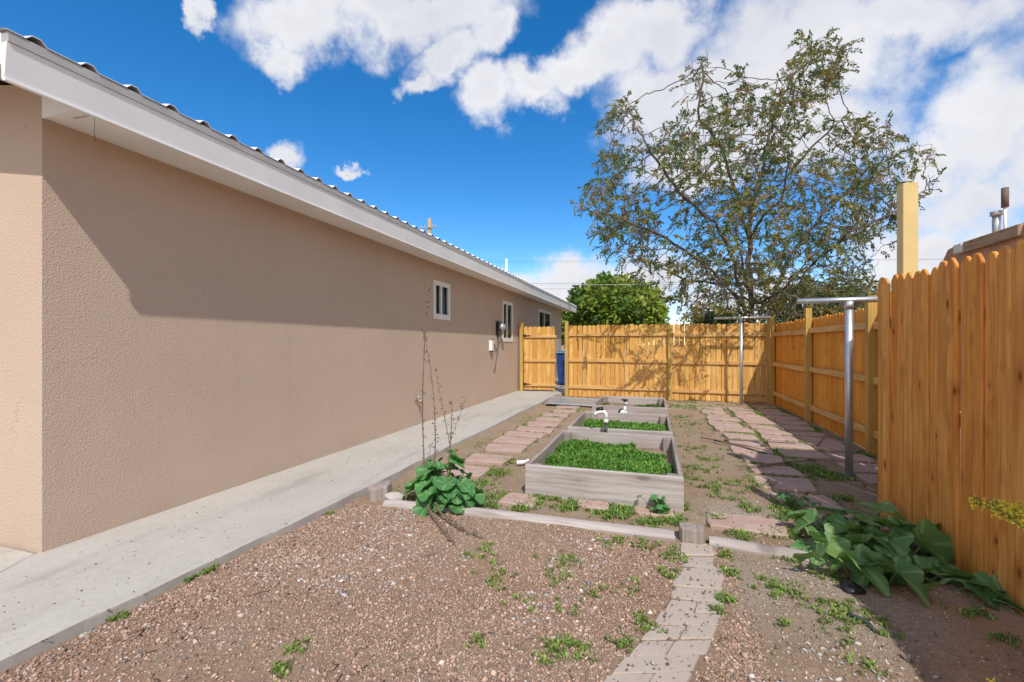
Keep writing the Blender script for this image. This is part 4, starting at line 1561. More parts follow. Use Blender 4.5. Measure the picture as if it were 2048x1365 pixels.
# the rest of the garden: sparser grit
N = 52000
u = RNG.uniform(0, 1, N)
Xg = np.concatenate([RNG.uniform(0.2, 2.5, N // 2), RNG.uniform(-2.45, 2.5, N - N // 2)])
Yg = np.concatenate([1.05 + 3.4 * RNG.uniform(0, 1, N // 2) ** 1.2, 3.3 + 8.0 * RNG.uniform(0, 1, N - N // 2) ** 1.7])
dn = vnoise(Xg, Yg, 1.9, 75)
keep = (dn + RNG.uniform(-0.4, 0.4, N) > 0.42) & ~on_hard(Xg, Yg)
Xg, Yg = Xg[keep], Yg[keep]
n = len(Xg)
Sg = np.clip(RNG.lognormal(math.log(0.0050), 0.42, n), 0.0025, 0.016)
DIRTP = [(0.41, 0.30, 0.21), (0.345, 0.245, 0.165), (0.47, 0.365, 0.27), (0.28, 0.195, 0.135), (0.48, 0.40, 0.325), (0.64, 0.58, 0.52)]
V, F_, C = rocks(Xg, Yg, Sg, pick(DIRTP, [28, 24, 20, 12, 7, 2], n))
tag(np_obj('grit', V, F_, M_PEBBLE, col=C), 'loose brown grit and small stones on the garden earth round the beds', 'grit', kind='stuff')
# a scatter of clods and bits on the pavers and walkway
N = 900
Xc = RNG.uniform(-3.4, -2.5, N)
Yc = 0.9 + 9 * RNG.uniform(0, 1, N) ** 1.6
V, F_, C = rocks(Xc, Yc, np.clip(RNG.lognormal(math.log(0.0035), 0.5, N), 0.0015, 0.010), pick([(0.20, 0.15, 0.11), (0.33, 0.25, 0.19), (0.12, 0.10, 0.08)], [3, 2, 2], N), 0.5)
V[:, 2] += WALK_Z - np.repeat(gheight(Xc, Yc), 6)
g1 = (V, F_, C)
bits = []
for (a0, b0, a1, b1) in path_poly:
    for _ in range(26):
        s, t_ = random.random(), random.random()
        x = (a0[0] * (1 - s) + b0[0] * s) * (1 - t_) + (a1[0] * (1 - s) + b1[0] * s) * t_
        y = (a0[1] * (1 - s) + b0[1] * s) * (1 - t_) + (a1[1] * (1 - s) + b1[1] * s) * t_
        bits.append((x, y, 0.016))
for (cx, cy, w, d) in flags:
    for _ in range(10):
        bits.append((cx + random.uniform(-.45, .45) * w, cy + random.uniform(-.42, .42) * d, 0.03))
B_ = np.array(bits)
V, F_, C = rocks(B_[:, 0], B_[:, 1], np.clip(RNG.lognormal(math.log(0.0042), 0.5, len(B_)), 0.002, 0.012), pick([(0.26, 0.18, 0.13), (0.36, 0.27, 0.21), (0.15, 0.11, 0.08), (0.6, 0.55, 0.5)], [3, 2, 2, .5], len(B_)), 0.5)
V[:, 2] += np.repeat(B_[:, 2], 6)
V, F_, C = merge([g1, (V, F_, C)])
tag(np_obj('dirt_crumbs', V, F_, M_PEBBLE, col=C), 'dark crumbs of soil scattered on walkway, pavers and flagstones', 'crumbs', kind='stuff')

# ------------------------------------------------------------------ ground weeds
tufts = []


def clump(px, py, r, n):
    g_ = ground(px, py)
    for _ in range(int(n * 1.5)):
        tufts.append((g_[0] + random.gauss(0, r), g_[1] + random.gauss(0, r)))


for (px, py, r, n) in ((985, 1150, .06, 14), (1225, 1085, .06, 14), (1300, 1092, .07, 16), (1345, 1110, .05, 16), (1130, 1125, .06, 12), (1110, 1150, .05, 10),
                       (1338, 1150, .04, 12), (1290, 1250, .035, 12), (1165, 1310, .05, 10), (1120, 1290, .04, 10), (1100, 1310, .05, 9), (1250, 1290, .03, 8),
                       (380, 1163, .025, 10), (410, 1150, .02, 6), (240, 1237, .018, 9), (425, 1143, .02, 4), (562, 1345, .02, 9), (595, 1302, .02, 6), (655, 1028, .02, 6),
                       (955, 1115, .05, 8), (970, 1100, .03, 6), (1030, 1210, .05, 5), (1190, 1180, .05, 7), (1150, 1210, .05, 6), (1265, 1175, .04, 5), (955, 1283, .03, 5),
                       (1450, 1110, .03, 12), (1455, 1145, .03, 14), (1450, 1200, .025, 16), (1447, 1090, .03, 10), (1440, 1225, .02, 8),
                       (1550, 1175, .06, 14), (1590, 1190, .07, 14), (1650, 1215, .06, 14), (1570, 1115, .06, 12), (1610, 1120, .05, 8), (1700, 1225, .05, 10),
                       (1660, 1150, .05, 12), (1560, 1250, .03, 4), (1680, 1245, .05, 8), (1775, 1265, .04, 8), (1690, 1275, .05, 7), (1955, 1245, .04, 10), (2010, 1300, .03, 8), (1730, 1340, .04, 6)):
    clump(px, py, r, n)
n_small = len(tufts)
for (px, py, r, n) in ((960, 995, .09, 24), (1010, 1000, .06, 20), (1075, 1003, .06, 26), (1110, 1000, .07, 26), (1150, 1018, .06, 18), (1230, 1025, .08, 34), (1262, 1018, .05, 14), (1355, 1015, .05, 26),
                       (1345, 1045, .05, 22), (1300, 1048, .06, 26), (1215, 1034, .05, 20), (1130, 1022, .05, 16), (1040, 1020, .05, 20), (975, 1015, .05, 14), (1480, 1068, .06, 16), (1560, 1065, .05, 20), (1440, 1040, .04, 14),
                       (1500, 1018, .05, 12), (1570, 1030, .06, 34), (1590, 1005, .05, 30), (1530, 975, .08, 12), (1480, 975, .08, 12), (1450, 995, .08, 12), (1420, 975, .08, 12), (1620, 943, .12, 90), (1660, 955, .09, 40),
                       (1530, 915, .12, 12), (1580, 912, .10, 40), (1550, 905, .10, 22), (1500, 885, .12, 30), (1480, 868, .14, 40), (1560, 868, .10, 18), (1470, 852, .14, 34), (1540, 855, .12, 26), (1445, 838, .14, 28),
                       (1490, 822, .14, 44), (1520, 830, .10, 30), (1550, 820, .14, 60), (1600, 838, .14, 60), (1640, 860, .10, 50), (1700, 880, .10, 24), (1580, 828, .12, 40), (1415, 820, .16, 30), (1390, 815, .14, 20),
                       (1380, 850, .14, 14), (1400, 900, .12, 14), (1390, 940, .10, 14), (1385, 965, .08, 10), (1410, 920, .1, 10), (1720, 905, .08, 18), (1750, 915, .06, 14), (1690, 998, .04, 16), (1640, 998, .03, 14),
                       (980, 950, .07, 12), (1000, 945, .06, 22), (965, 968, .08, 20), (1010, 925, .05, 12), (1060, 878, .1, 8), (1080, 855, .12, 10), (1140, 822, .14, 30), (1110, 835, .12, 14), (1130, 808, .16, 34), (905, 905, .03, 8),
                       (1360, 835, .1, 14), (1355, 815, .12, 22), (1375, 805, .16, 16)):
    clump(px, py, r, n)
T = np.array(tufts)
ok = (T[:, 1] < 11.4) & (T[:, 0] > -2.6) & (T[:, 0] < 2.5)
for (x0, x1, y0, y1, _) in BEDS:
    ok &= ~((T[:, 0] > x0) & (T[:, 0] < x1) & (T[:, 1] > y0) & (T[:, 1] < y1))
T = T[ok]
P = np.stack([T[:, 0], T[:, 1], gheight(T[:, 0], T[:, 1]) + 0.002], 1)
near = P[:, 1] < 3.25
A = blades(P[near], 7, 0.028, 0.0036, 0.024, (0.22, 0.32, 0.075), 0.28, 0.6)
B = blades(P[~near], 8, 0.042, 0.0042, 0.05, (0.20, 0.31, 0.065), 0.3, 0.6)
C_ = blades(P[::3], 5, 0.034, 0.005, 0.03, (0.30, 0.36, 0.10), 0.2, 0.8)
# sprouts in the joints round the flagstones
FJ = []
for (cx, cy, w, d) in flags:
    for _ in range(16 if cx > 1.0 else 9):
        if random.random() < 0.5:
            FJ.append((cx + random.uniform(-.55, .55) * w, cy + random.choice((-1, 1)) * d * random.uniform(.50, .60)))
        else:
            FJ.append((cx + random.choice((-1, 1)) * w * random.uniform(.50, .58), cy + random.uniform(-.5, .5) * d))
FJ = np.array(FJ)
FJ = FJ[(vnoise(FJ[:, 0], FJ[:, 1], 1.7, 29) > 0.38)]
PJ = np.stack([FJ[:, 0], FJ[:, 1], gheight(FJ[:, 0], FJ[:, 1])], 1)
E_ = blades(PJ, 9, 0.04, 0.0045, 0.05, (0.20, 0.30, 0.07), 0.3, 0.7)
# thin film of sprouts everywhere the soil is greenish
N = 5200
X = RNG.uniform(-2.3, 2.5, N)
Y = 3.35 + 8 * RNG.uniform(0, 1, N) ** 1.4
kp = (vnoise(X, Y, 1.4, 19) > 0.55) & (vnoise(X, Y, 6, 23) > 0.45) & ~on_hard(X, Y)
P2 = np.stack([X, Y, gheight(X, Y)], 1)[kp]
D_ = blades(P2, 6, 0.026, 0.0045, 0.03, (0.27, 0.32, 0.10), 0.25, 0.8)
V, F_, C = merge([A, B, C_, D_, E_])
tag(np_obj('ground_weeds', V, F_, M_GRASS, col=C), 'low green weeds and grass tufts sprouting between stones and gravel', 'weeds', kind='stuff')

# fallen twigs and sticks; the thick dark one is laid in as crossbar shadow
tw = MB()
TWL = ['short dark twig lying on the pink gravel beside the paver path', 'thin long twig crossing the sunlit flagstones', 'thick dark strip standing in for the crossbar shadow along the sunlit flagstones', 'pale stick lying across the shaded flagstones onto bare earth', 'thin pale twig end on bare earth beside the shaded flagstones', 'reddish split stick at the edge of the shaded flagstone', 'thin curved twig standing off the flagstones by the side fence', 'thin dark twig in the shaded soil by the near clothesline pole', 'tiny twig beside the mallow plant and the flagstones', 'tiny pale twig on gravel near the concrete walkway']
for lab_, (px0, py0, px1, py1, r_) in zip(TWL, ((1019, 1297, 1070, 1272, .003), (1400, 880, 1530, 905, .007), (1430, 886, 1545, 918, .012), (1500, 945, 1640, 930, .008), (1480, 944, 1580, 936, .006),
                                 (1535, 965, 1552, 990, .010), (1630, 900, 1655, 870, .006), (1630, 935, 1690, 960, .005), (960, 985, 1000, 975, .003), (500, 1195, 540, 1185, .003))):
    a, b_ = ground(px0, py0), ground(px1, py1)
    L = [(a[0] + (b_[0] - a[0]) * t_ + random.gauss(0, .008), a[1] + (b_[1] - a[1]) * t_ + random.gauss(0, .01), gz(a[0], a[1]) + r_ + 0.03 * (py0 < 960) + random.uniform(0, .012)) for t_ in (0, .25, .5, .75, 1)]
    st_ = MB().tube(L, [r_, r_ * 1.1, r_, r_ * .8, r_ * .5], 6)
    ob = st_.build('twig_or_shadow_strip', M_DRYSTALK, None, True)
    ob['label'] = lab_
    ob['category'] = 'twig'
    ob['group'] = 'fallen twigs'

# ------------------------------------------------------------------ big-leaved plants
def leaf_mesh(name, mat, lobes, size, cup, notch=0.35, pointed=0.0, n=40, seed=0, fold=0.0):
    """radial blade, petiole attached at origin near the notch; x forward"""
    rnd = random.Random(seed)
    rings = [0.0, 0.25, 0.5, 0.75, 1.0]
    V, C = [], []
    jit = [1 + rnd.uniform(-.05, .05) for _ in range(n)]
    for ri, rr in enumerate(rings):
        for k in range(n):
            th = -math.pi + 2 * math.pi * (k + 0.5) / n
            prof = 1 - notch * math.exp(-((abs(th) - math.pi) / 0.32) ** 2)
            ph0 = (th * lobes[0] / (2 * math.pi)) % 1.0
            lob = 1 + lobes[1] * (1 - 4 * min(ph0, 1 - ph0)) + 0.02 * math.sin(th * 17)
            pt = 1 + pointed * math.exp(-(th / 0.5) ** 2)
            r = rr * prof * lob * pt * jit[k] * size * 0.5
            x, y = r * math.cos(th) + size * 0.12 * rr, r * math.sin(th)
            z = cup * (rr ** 2) * size * 0.5 * (0.5 + 0.5 * math.cos(th * lobes[0])) + (cup * 0.6 + fold) * abs(y) - fold * 0.5 * x * rr - 0.06 * size * rr ** 2 * math.cos(th * 2) + rnd.uniform(-.012, .012) * size * rr
            V.append((x, y, z))
            ph = (th * lobes[0] / (2 * math.pi)) % 1.0
            dv = min(ph, 1 - ph)
            C.append([1.0 if dv < 0.06 + 0.02 * (1 - rr) else 0.12 if dv < 0.12 else 0.0] * 3)
    Fq = []
    for ri in range(len(rings) - 1):
        for k in range(n):
            k2 = (k + 1) % n
            if k == n - 1:
                continue
            Fq.append((ri * n + k, ri * n + k2, (ri + 1) * n + k2, (ri + 1) * n + k))
    me = np_mesh(name, np.array(V), np.array(Fq), mat, np.array(C), smooth=True)
    return me


def leafy_plant(root, leaf_meshes, placements, stem_mat, stem_r, petiole_base):
    """placements: (x,y,z,azimuth,tilt,scale) local; each leaf is a part with its petiole as another"""
    for (x, y, z, az, tilt, sc) in placements:
        stems = MB()
        o = inst('leaf', random.choice(leaf_meshes), root, (x, y, z), (0, 0, 0), (sc, sc, sc))
        o.rotation_euler = (Matrix.Rotation(az, 3, 'Z') @ Matrix.Rotation(tilt, 3, 'Y') @ Matrix.Rotation(random.uniform(-.3, .3), 3, 'X')).to_euler()
        b_ = petiole_base(x, y)
        mid = ((x + b_[0]) / 2 + random.uniform(-.02, .02), (y + b_[1]) / 2, (z + b_[2]) * 0.5 + 0.03)
        stems.tube([b_, mid, (x, y, z - 0.003)], [stem_r * 1.3, stem_r, stem_r * 0.8], 6)
        stems.build('leaf_stalk', stem_mat, root, True)


# mallow with tall dead stalks
MX, MY = -1.72, 3.47
mallow = empty('mallow_plant', (MX, MY, gz(MX, MY)))
tag(mallow, 'leafy green mallow plant with tall dry stalks at the edge of the concrete walkway', 'plant')
mleaf = [leaf_mesh('leaf', M_MALLOW, (5, 0.025), 0.175, cu_, 0.55, 0.0, 40, s, fo_) for s, cu_, fo_ in ((1, .16, 0.05), (2, .10, .18), (3, .20, -.05))]
pl = []
for i in range(52):
    a = random.uniform(0, 2 * math.pi)
    rr = 0.27 * math.sqrt(random.random())
    hgt = 0.24 * (1 - (rr / 0.34) ** 2) * random.uniform(0.55, 1.1) + 0.05
    pl.append((rr * math.cos(a) * 1.1, rr * math.sin(a) * 0.85, hgt, a + random.uniform(-1.2, 1.2), 0.1 + 0.6 * rr / 0.28 + random.uniform(-.4, .4), random.uniform(0.5, 1.15)))
for (x, y, z) in ((0.06, 0.10, 0.37), (0.08, 0.05, 0.33), (-0.12, 0.1, 0.30), (0.30, -0.05, 0.10), (0.20, -0.16, 0.06), (-0.02, -0.24, 0.05), (0.26, -0.12, 0.12)):
    a = math.atan2(y, x)
    pl.append((x, y, z, a, 0.5 + random.uniform(-.2, .2), 1.05))
leafy_plant(mallow, mleaf, pl, M_STEM, 0.005, lambda x, y: (x * 0.25, y * 0.25, 0.0))


def dry_stalk(root, pts, r0, nb, name='dry_stalk'):
    """woody stalk with clinging seed pods along it"""
    m = MB()
    n = len(pts)
    rad = [r0 * (1 - 0.75 * i / (n - 1)) for i in range(n)]
    m.tube(pts, rad, 6)
    for _ in range(nb):
        t_ = random.uniform(0.12, 1) * (n - 1)
        i = min(int(t_), n - 2)
        p = Vector(pts[i]).lerp(Vector(pts[i + 1]), t_ - i)
        d = Vector((random.gauss(0, 1), random.gauss(0, 1), random.gauss(0.5, .5))).normalized()
        q = p + d * random.uniform(0.008, 0.022)
        m.tube([p, q], 0.0016, 4)
        s = random.uniform(0.004, 0.0085)
        m.tube([q - d * s * 0.3, q + d * s * 0.5, q + d * s * 1.5], [s * 0.5, s, s * 0.35], 5)
    return m.build(name, M_DRYSTALK, root)


def px_on_depth(px, py, d):
    r = (px - 1024) / F_PX * d
    return Vector((-sY * d + cY * r, cY * d + sY * r, CAM_H + (HZY - py) / F_PX * d))


mo = mallow.location
dS = -sY * MX + cY * (MY + 0.02)


def stalk_px(pts, r0, nb, dd=0.0):
    out = []
    for i, (a, b_) in enumerate(pts):
        p = px_on_depth(a, b_, dS + dd * i / len(pts)) - mo
        out.append((p.x, p.y, max(p.z, 0.0)))
    dry_stalk(mallow, out, r0, nb)


stalk_px([(851, 985), (848, 920), (845, 840), (846, 760), (849, 690), (853, 630), (858, 590), (858, 563)], 0.0065, 70, 0.1)
stalk_px([(870, 985), (869, 930), (871, 880), (868, 800), (860, 730), (851, 680), (843, 650)], 0.006, 46, -0.1)
stalk_px([(893, 960), (898, 920), (902, 870), (904, 825), (903, 797)], 0.007, 24, 0.1)
stalk_px([(900, 890), (890, 840), (880, 790), (873, 740)], 0.0035, 26, 0.1)
stalk_px([(902, 880), (912, 850), (924, 820), (931, 793)], 0.003, 14, 0.1)
stalk_px([(852, 930), (862, 895), (868, 880)], 0.003, 6, 0.0)
# two stalks fallen forward onto the gravel
for k, pxs in enumerate((((848, 1005), (860, 1035), (885, 1065), (908, 1093)), ((855, 1003), (880, 1038), (920, 1063), (972, 1085)))):
    L = []
    for i, (a, b_) in enumerate(pxs):
        g_ = ground(a, b_)
        L.append((g_[0] - mo.x, g_[1] - mo.y, (0.13, 0.055, 0.03, 0.02)[i]))
    dry_stalk(mallow, L, 0.008, 70)

# squash plant by the near fence
SX, SY_ = 1.22, 3.18
squash = empty('squash_plant', (SX, SY_, gz(SX, SY_)))
tag(squash, 'sprawling plant with huge lobed green leaves at the foot of the near fence', 'plant')
sleaf = [leaf_mesh('leaf', M_SQUASH, (5, 0.13), 0.23, cu_, 0.45, pt_, 44, s, fo_) for s, cu_, pt_, fo_ in ((11, .04, .45, .12), (12, .08, .30, .35), (13, .03, .5, .6), (14, .06, .3, -.15))]
pl = []


def sq(px, py, z, az, tilt, sc):
    g_ = ground(px, py, z)
    pl.append((g_[0] - SX, g_[1] - SY_, z - squash.location.z, az, tilt, sc))


for (px, py, z, az, tilt, sc) in (
        (1598, 1030, .16, 2.6, .8, .75), (1625, 1045, .14, 3.4, .6, .9), (1640, 1085, .12, 3.9, 1.1, .8), (1610, 1095, .08, 3.6, 1.2, .7),
        (1668, 1025, .22, 2.2, .4, .9), (1690, 1045, .20, 3.8, .5, 1.0), (1720, 1025, .26, 1.6, .2, 1.15), (1735, 1035, .27, 4.3, .35, 1.1),
        (1760, 1045, .26, 0.6, .45, 1.1), (1790, 1060, .25, 5.2, .6, 1.0), (1800, 1050, .27, 0.2, .4, 1.05), (1845, 1090, .22, 5.3, .9, 1.35),
        (1830, 1060, .24, 0.9, .5, 1.1), (1700, 1085, .16, 3.9, .6, 1.0), (1740, 1090, .15, 4.6, .5, .9), (1700, 1115, .10, 4.0, .5, .75),
        (1790, 1110, .12, 5.2, .5, .8), (1740, 1135, .09, 4.2, .7, .85), (1770, 1140, .08, 4.9, .8, .75), (1800, 1150, .08, 5.2, .6, .7),
        (1815, 1130, .12, 5.6, .5, .8), (1850, 1140, .10, 5.5, .3, .9), (1870, 1125, .14, 0.0, .3, .9), (1660, 1070, .13, 3.3, .9, .8),
        (1725, 1070, .20, 4.4, .4, 1.0), (1775, 1080, .20, 5.0, .4, 1.0), (1905, 1150, .12, 0.0, .3, .8), (1935, 1160, .13, 5.9, .3, 1.0),
        (1970, 1180, .12, 5.8, .45, 1.1), (2010, 1200, .10, 5.6, .5, 1.1), (1990, 1170, .15, 6.1, .2, 1.0), (2045, 1215, .10, 5.7, .5, 1.1), (1640, 1110, .07, 3.8, .6, .6),
        (1680, 1055, .14, 1.0, .4, .8), (1760, 1020, .24, 1.4, .5, .9), (1710, 1060, .23, 2.9, .3, .9)):
    sq(px, py, z * 0.74, az + random.uniform(-.5, .5), tilt * 0.6 + random.uniform(-.35, .25), sc * random.uniform(.78, 1.05))
for _ in range(34):
    px = random.uniform(1625, 1880)
    py = 1045 + (px - 1600) * 0.2 + random.uniform(-15, 70)
    sq(px, py, random.uniform(.04, .15), random.uniform(0, 6.28), random.uniform(0, .7), random.uniform(.45, .85))
leafy_plant(squash, sleaf, pl, M_STEM, 0.006, lambda x, y: (x * 0.7, y * 0.7 + 0.0, 0.0))

# small weed with round leaves in front of the first bed
g_ = (0.035, 3.72)
wk = empty('weed_plant', (g_[0], g_[1], gz(*g_)))
tag(wk, 'small round-leaved green weed against the front board of the first raised bed', 'plant')
wl = [leaf_mesh('leaf', M_MALLOW, (5, 0.04), 0.07, 0.08, 0.4, 0.0, 24, s) for s in (21, 22)]
leafy_plant(wk, wl, [(random.gauss(0, .05), random.gauss(-.01, .02), random.uniform(.03, .13), random.uniform(0, 6.28), random.uniform(.2, .9), random.uniform(.7, 1.2)) for _ in range(16)], M_STEM, 0.0025, lambda x, y: (x * .3, y * .3, 0))
g_ = ground(1585, 1020)
wk = empty('weed_plant', (g_[0], g_[1], gz(*g_)))
tag(wk, 'frilly pale green weed beside the flagstones at the left of the squash leaves', 'plant')
leafy_plant(wk, wl, [(random.gauss(0, .07), random.gauss(0, .06), random.uniform(.03, .12), random.uniform(0, 6.28), random.uniform(.2, .9), random.uniform(.5, .9)) for _ in range(26)], M_STEM, 0.0025, lambda x, y: (x * .3, y * .3, 0))

# yellow-flowering shrub whose sprays reach into the picture from the right
YX, YY_ = 1.30, 1.45
ysh = empty('flowering_shrub', (YX, YY_, gz(YX, YY_)))
tag(ysh, 'yellow flowering spray arching in front of the brown near fence', 'shrub')
fl = MB()
lv = []
tips = [px_on_depth(a, b_, d) - ysh.location for a, b_, d in ((1945, 1005, 1.95), (1975, 1008, 1.9), (2000, 1018, 1.85), (1985, 1372, 1.55), (2035, 1030, 1.8), (2025, 1012, 1.9))]
for (tx, ty, tz) in [tuple(t_) for t_ in tips] + [(.20, .60, .75), (.30, .35, .8), (.15, .1, .9), (-.3, -.2, .6), (.3, -.3, .7)]:
    p0 = Vector((0, 0, 0))
    p3 = Vector((tx, ty, tz))
    p1 = Vector((tx * .1, ty * .1, tz * .75))
    p2 = Vector((tx * .6, ty * .6, tz * 1.12))
    pts = []
    for i in range(11):
        t_ = i / 10
        pts.append(p0 * (1 - t_) ** 3 + p1 * 3 * t_ * (1 - t_) ** 2 + p2 * 3 * t_ * t_ * (1 - t_) + p3 * t_ ** 3)
    MB().tube(pts, [0.006 * (1 - 0.07 * i) for i in range(11)], 6).build('stem', M_STEM, ysh, True)
    for _ in range(150):
        t_ = random.uniform(0.70, 1.0) * 10
        i = min(int(t_), 9)
        p = pts[i].lerp(pts[i + 1], t_ - i)
        d = Vector((random.gauss(0, 1), random.gauss(0, 1), random.gauss(.3, 1))).normalized()
        q = p + d * random.uniform(.006, .028)
        s = random.uniform(.003, .0065)
        fl.tube([q, q + d * s, q + d * s * 2.2], [s * .4, s, s * .25], 5)
    for _ in range(20):
        t_ = random.uniform(0.3, 1.0) * 10
        i = min(int(t_), 9)
        lv.append(tuple(pts[i].lerp(pts[i + 1], t_ - i)))
fl.build('blossoms', M_FLOWER, ysh)

V, F_, C = blades(np.array(lv), 2, 0.035, 0.004, 0.008, (0.20, 0.27, 0.06), 0.2)
np_obj('foliage', V, F_, M_GRASS, ysh, col=C)

# black plastic scrap and drip hose
g_ = ground(1703, 1180)
o = empty('plastic_pot', (g_[0], g_[1], gz(*g_)))
tag(o, 'crushed shiny black plastic pot by the squash leaves', 'pot')
m = MB()
for k in range(12):
    th = 2 * math.pi * k / 12
    rr = 0.06 * random.uniform(.8, 1.15)
    m.v.append((rr * math.cos(th), rr * .8 * math.sin(th), random.uniform(.0, .012)))
for k in range(12):
    th = 2 * math.pi * k / 12
    rr = 0.05 * random.uniform(.7, 1.2)
    m.v.append((rr * math.cos(th), rr * .8 * math.sin(th), random.uniform(.025, .05)))
for k in range(12):
    th = 2 * math.pi * k / 12
    m.v.append((.03 * math.cos(th), .025 * math.sin(th), random.uniform(.005, .03)))
for k in range(12):
    k2 = (k + 1) % 12
    m.f.append((k, k2, 12 + k2, 12 + k))
    m.f.append((12 + k, 12 + k2, 24 + k2, 24 + k))
m.f.append(tuple(range(24, 36)))
m.build('shell', M_BLACK, o, True)
a, b_, c_ = ground(1682, 1228), ground(1715, 1243), ground(1752, 1268)
hs = MB().tube([(a[0], a[1], gz(*a) + .004), (b_[0], b_[1], gz(*b_) + .014), ((b_[0] + c_[0]) / 2 + .01, (b_[1] + c_[1]) / 2, gz(*b_) + .012), (c_[0], c_[1], gz(*c_) + .0)], .0095, 8).build('drip_hose', M_HOSE, None, True)
tag(hs, 'half-buried black drip hose poking out of the gravel', 'hose')

# ------------------------------------------------------------------ trees
def colonize(att, nodes, parents, step, infl, kill, iters, tropism=(0, 0, 0.0), maxn=14000):
    nodes = [np.array(n, float) for n in nodes]
    parents = list(parents)
    att = np.array(att, float)
    N0 = np.array(nodes)
    d2 = ((att[:, None, :] - N0[None]) ** 2).sum(-1)
    near = d2.argmin(1)
    nd = d2.min(1)
    trop = np.array(tropism)
    for it in range(iters):
        act = nd < infl * infl
        if not act.any():
            break
        arr = np.array(nodes)
        uniq, inv = np.unique(near[act], return_inverse=True)
        dirs = att[act] - arr[near[act]]
        dirs /= np.linalg.norm(dirs, axis=1, keepdims=True) + 1e-9
        acc = np.zeros((len(uniq), 3))
        np.add.at(acc, inv, dirs)
        acc /= np.linalg.norm(acc, axis=1, keepdims=True) + 1e-9
        acc += trop + RNG.normal(0, 0.18, acc.shape)
        acc /= np.linalg.norm(acc, axis=1, keepdims=True) + 1e-9
        new = arr[uniq] + acc * step
        base = len(nodes)
        nodes += list(new)
        parents += list(uniq)
        dn = ((att[:, None, :] - new[None]) ** 2).sum(-1)
        j = dn.argmin(1)
        m = dn.min(1)
        better = m < nd
        near[better] = base + j[better]
        nd[better] = m[better]
        keep = nd > kill * kill
        att, near, nd = att[keep], near[keep], nd[keep]
        if len(att) == 0 or len(nodes) > maxn:
            break
    return np.array(nodes), np.array(parents)


def radii(nodes, parents, tip, expo=2.4, limb_max=None):
    n = len(nodes)
    acc = np.zeros(n)
    ch = np.zeros(n, int)
    for i in range(n - 1, 0, -1):
        if acc[i] == 0:
            acc[i] = tip ** expo
        p = parents[i]
        if p >= 0:
            acc[p] += acc[i]
            ch[p] += 1
    r = acc ** (1 / expo)
    r[r == 0] = tip
    if limb_max:
        r = np.minimum(r, limb_max)
    return r, ch


def tube_mesh(nodes, parents, r, sides=5):
    ids = np.array([i for i in range(len(nodes)) if parents[i] >= 0])
    a = nodes[parents[ids]]
    b = nodes[ids]
    ra = np.minimum(r[parents[ids]], r[ids] * 1.5)
    rb = r[ids]
    d = b - a
    L = np.linalg.norm(d, axis=1, keepdims=True) + 1e-9
    d = d / L
    ref = np.where(np.abs(d[:, 2:3]) > 0.9, np.array([[1.0, 0, 0]]), np.array([[0, 0, 1.0]]))
    u = np.cross(d, ref)
    u /= np.linalg.norm(u, axis=1, keepdims=True) + 1e-9
    v = np.cross(d, u)
    b = b + d * np.minimum(L, rb[:, None]) * 0.25
    th = 2 * np.pi * np.arange(sides) / sides
    ring = u[:, None] * np.cos(th)[None, :, None] + v[:, None] * np.sin(th)[None, :, None]
    Va = a[:, None] + ring * ra[:, None, None]
    Vb = b[:, None] + ring * rb[:, None, None]
    V = np.concatenate([Va, Vb], 1).reshape(-1, 3)
    M = len(ids)
    k = np.arange(sides)
    k2 = (k + 1) % sides
    q = np.stack([k, k2, sides + k2, sides + k], -1)
    Fq = (np.arange(M)[:, None, None] * 2 * sides + q[None]).reshape(-1, 4)
    return V, Fq


def leaf_quads(P, Dr, L, W, cols, droop=0.3):
    """narrow pointed leaves: two triangles folded on the midrib"""
    N = len(P)
    Dr = Dr / (np.linalg.norm(Dr, axis=1, keepdims=True) + 1e-9)
    rnd = RNG.normal(0, 1, (N, 3))
    S = np.cross(Dr, rnd)
    S /= np.linalg.norm(S, axis=1, keepdims=True) + 1e-9
    tip = P + Dr * L[:, None] + np.array([0, 0, -1.0]) * (L * droop)[:, None] * RNG.uniform(0, 1, (N, 1))
    mid = P * 0.55 + tip * 0.45
    V = np.stack([P, mid + S * W[:, None], tip, mid - S * W[:, None]], 1).reshape(-1, 3)
    Fq = (np.arange(N)[:, None] * 4 + np.array([[0, 1, 2, 3]]))
    C = np.clip(np.repeat(cols, 4, 0), 0.004, 1)
    return V, Fq, C


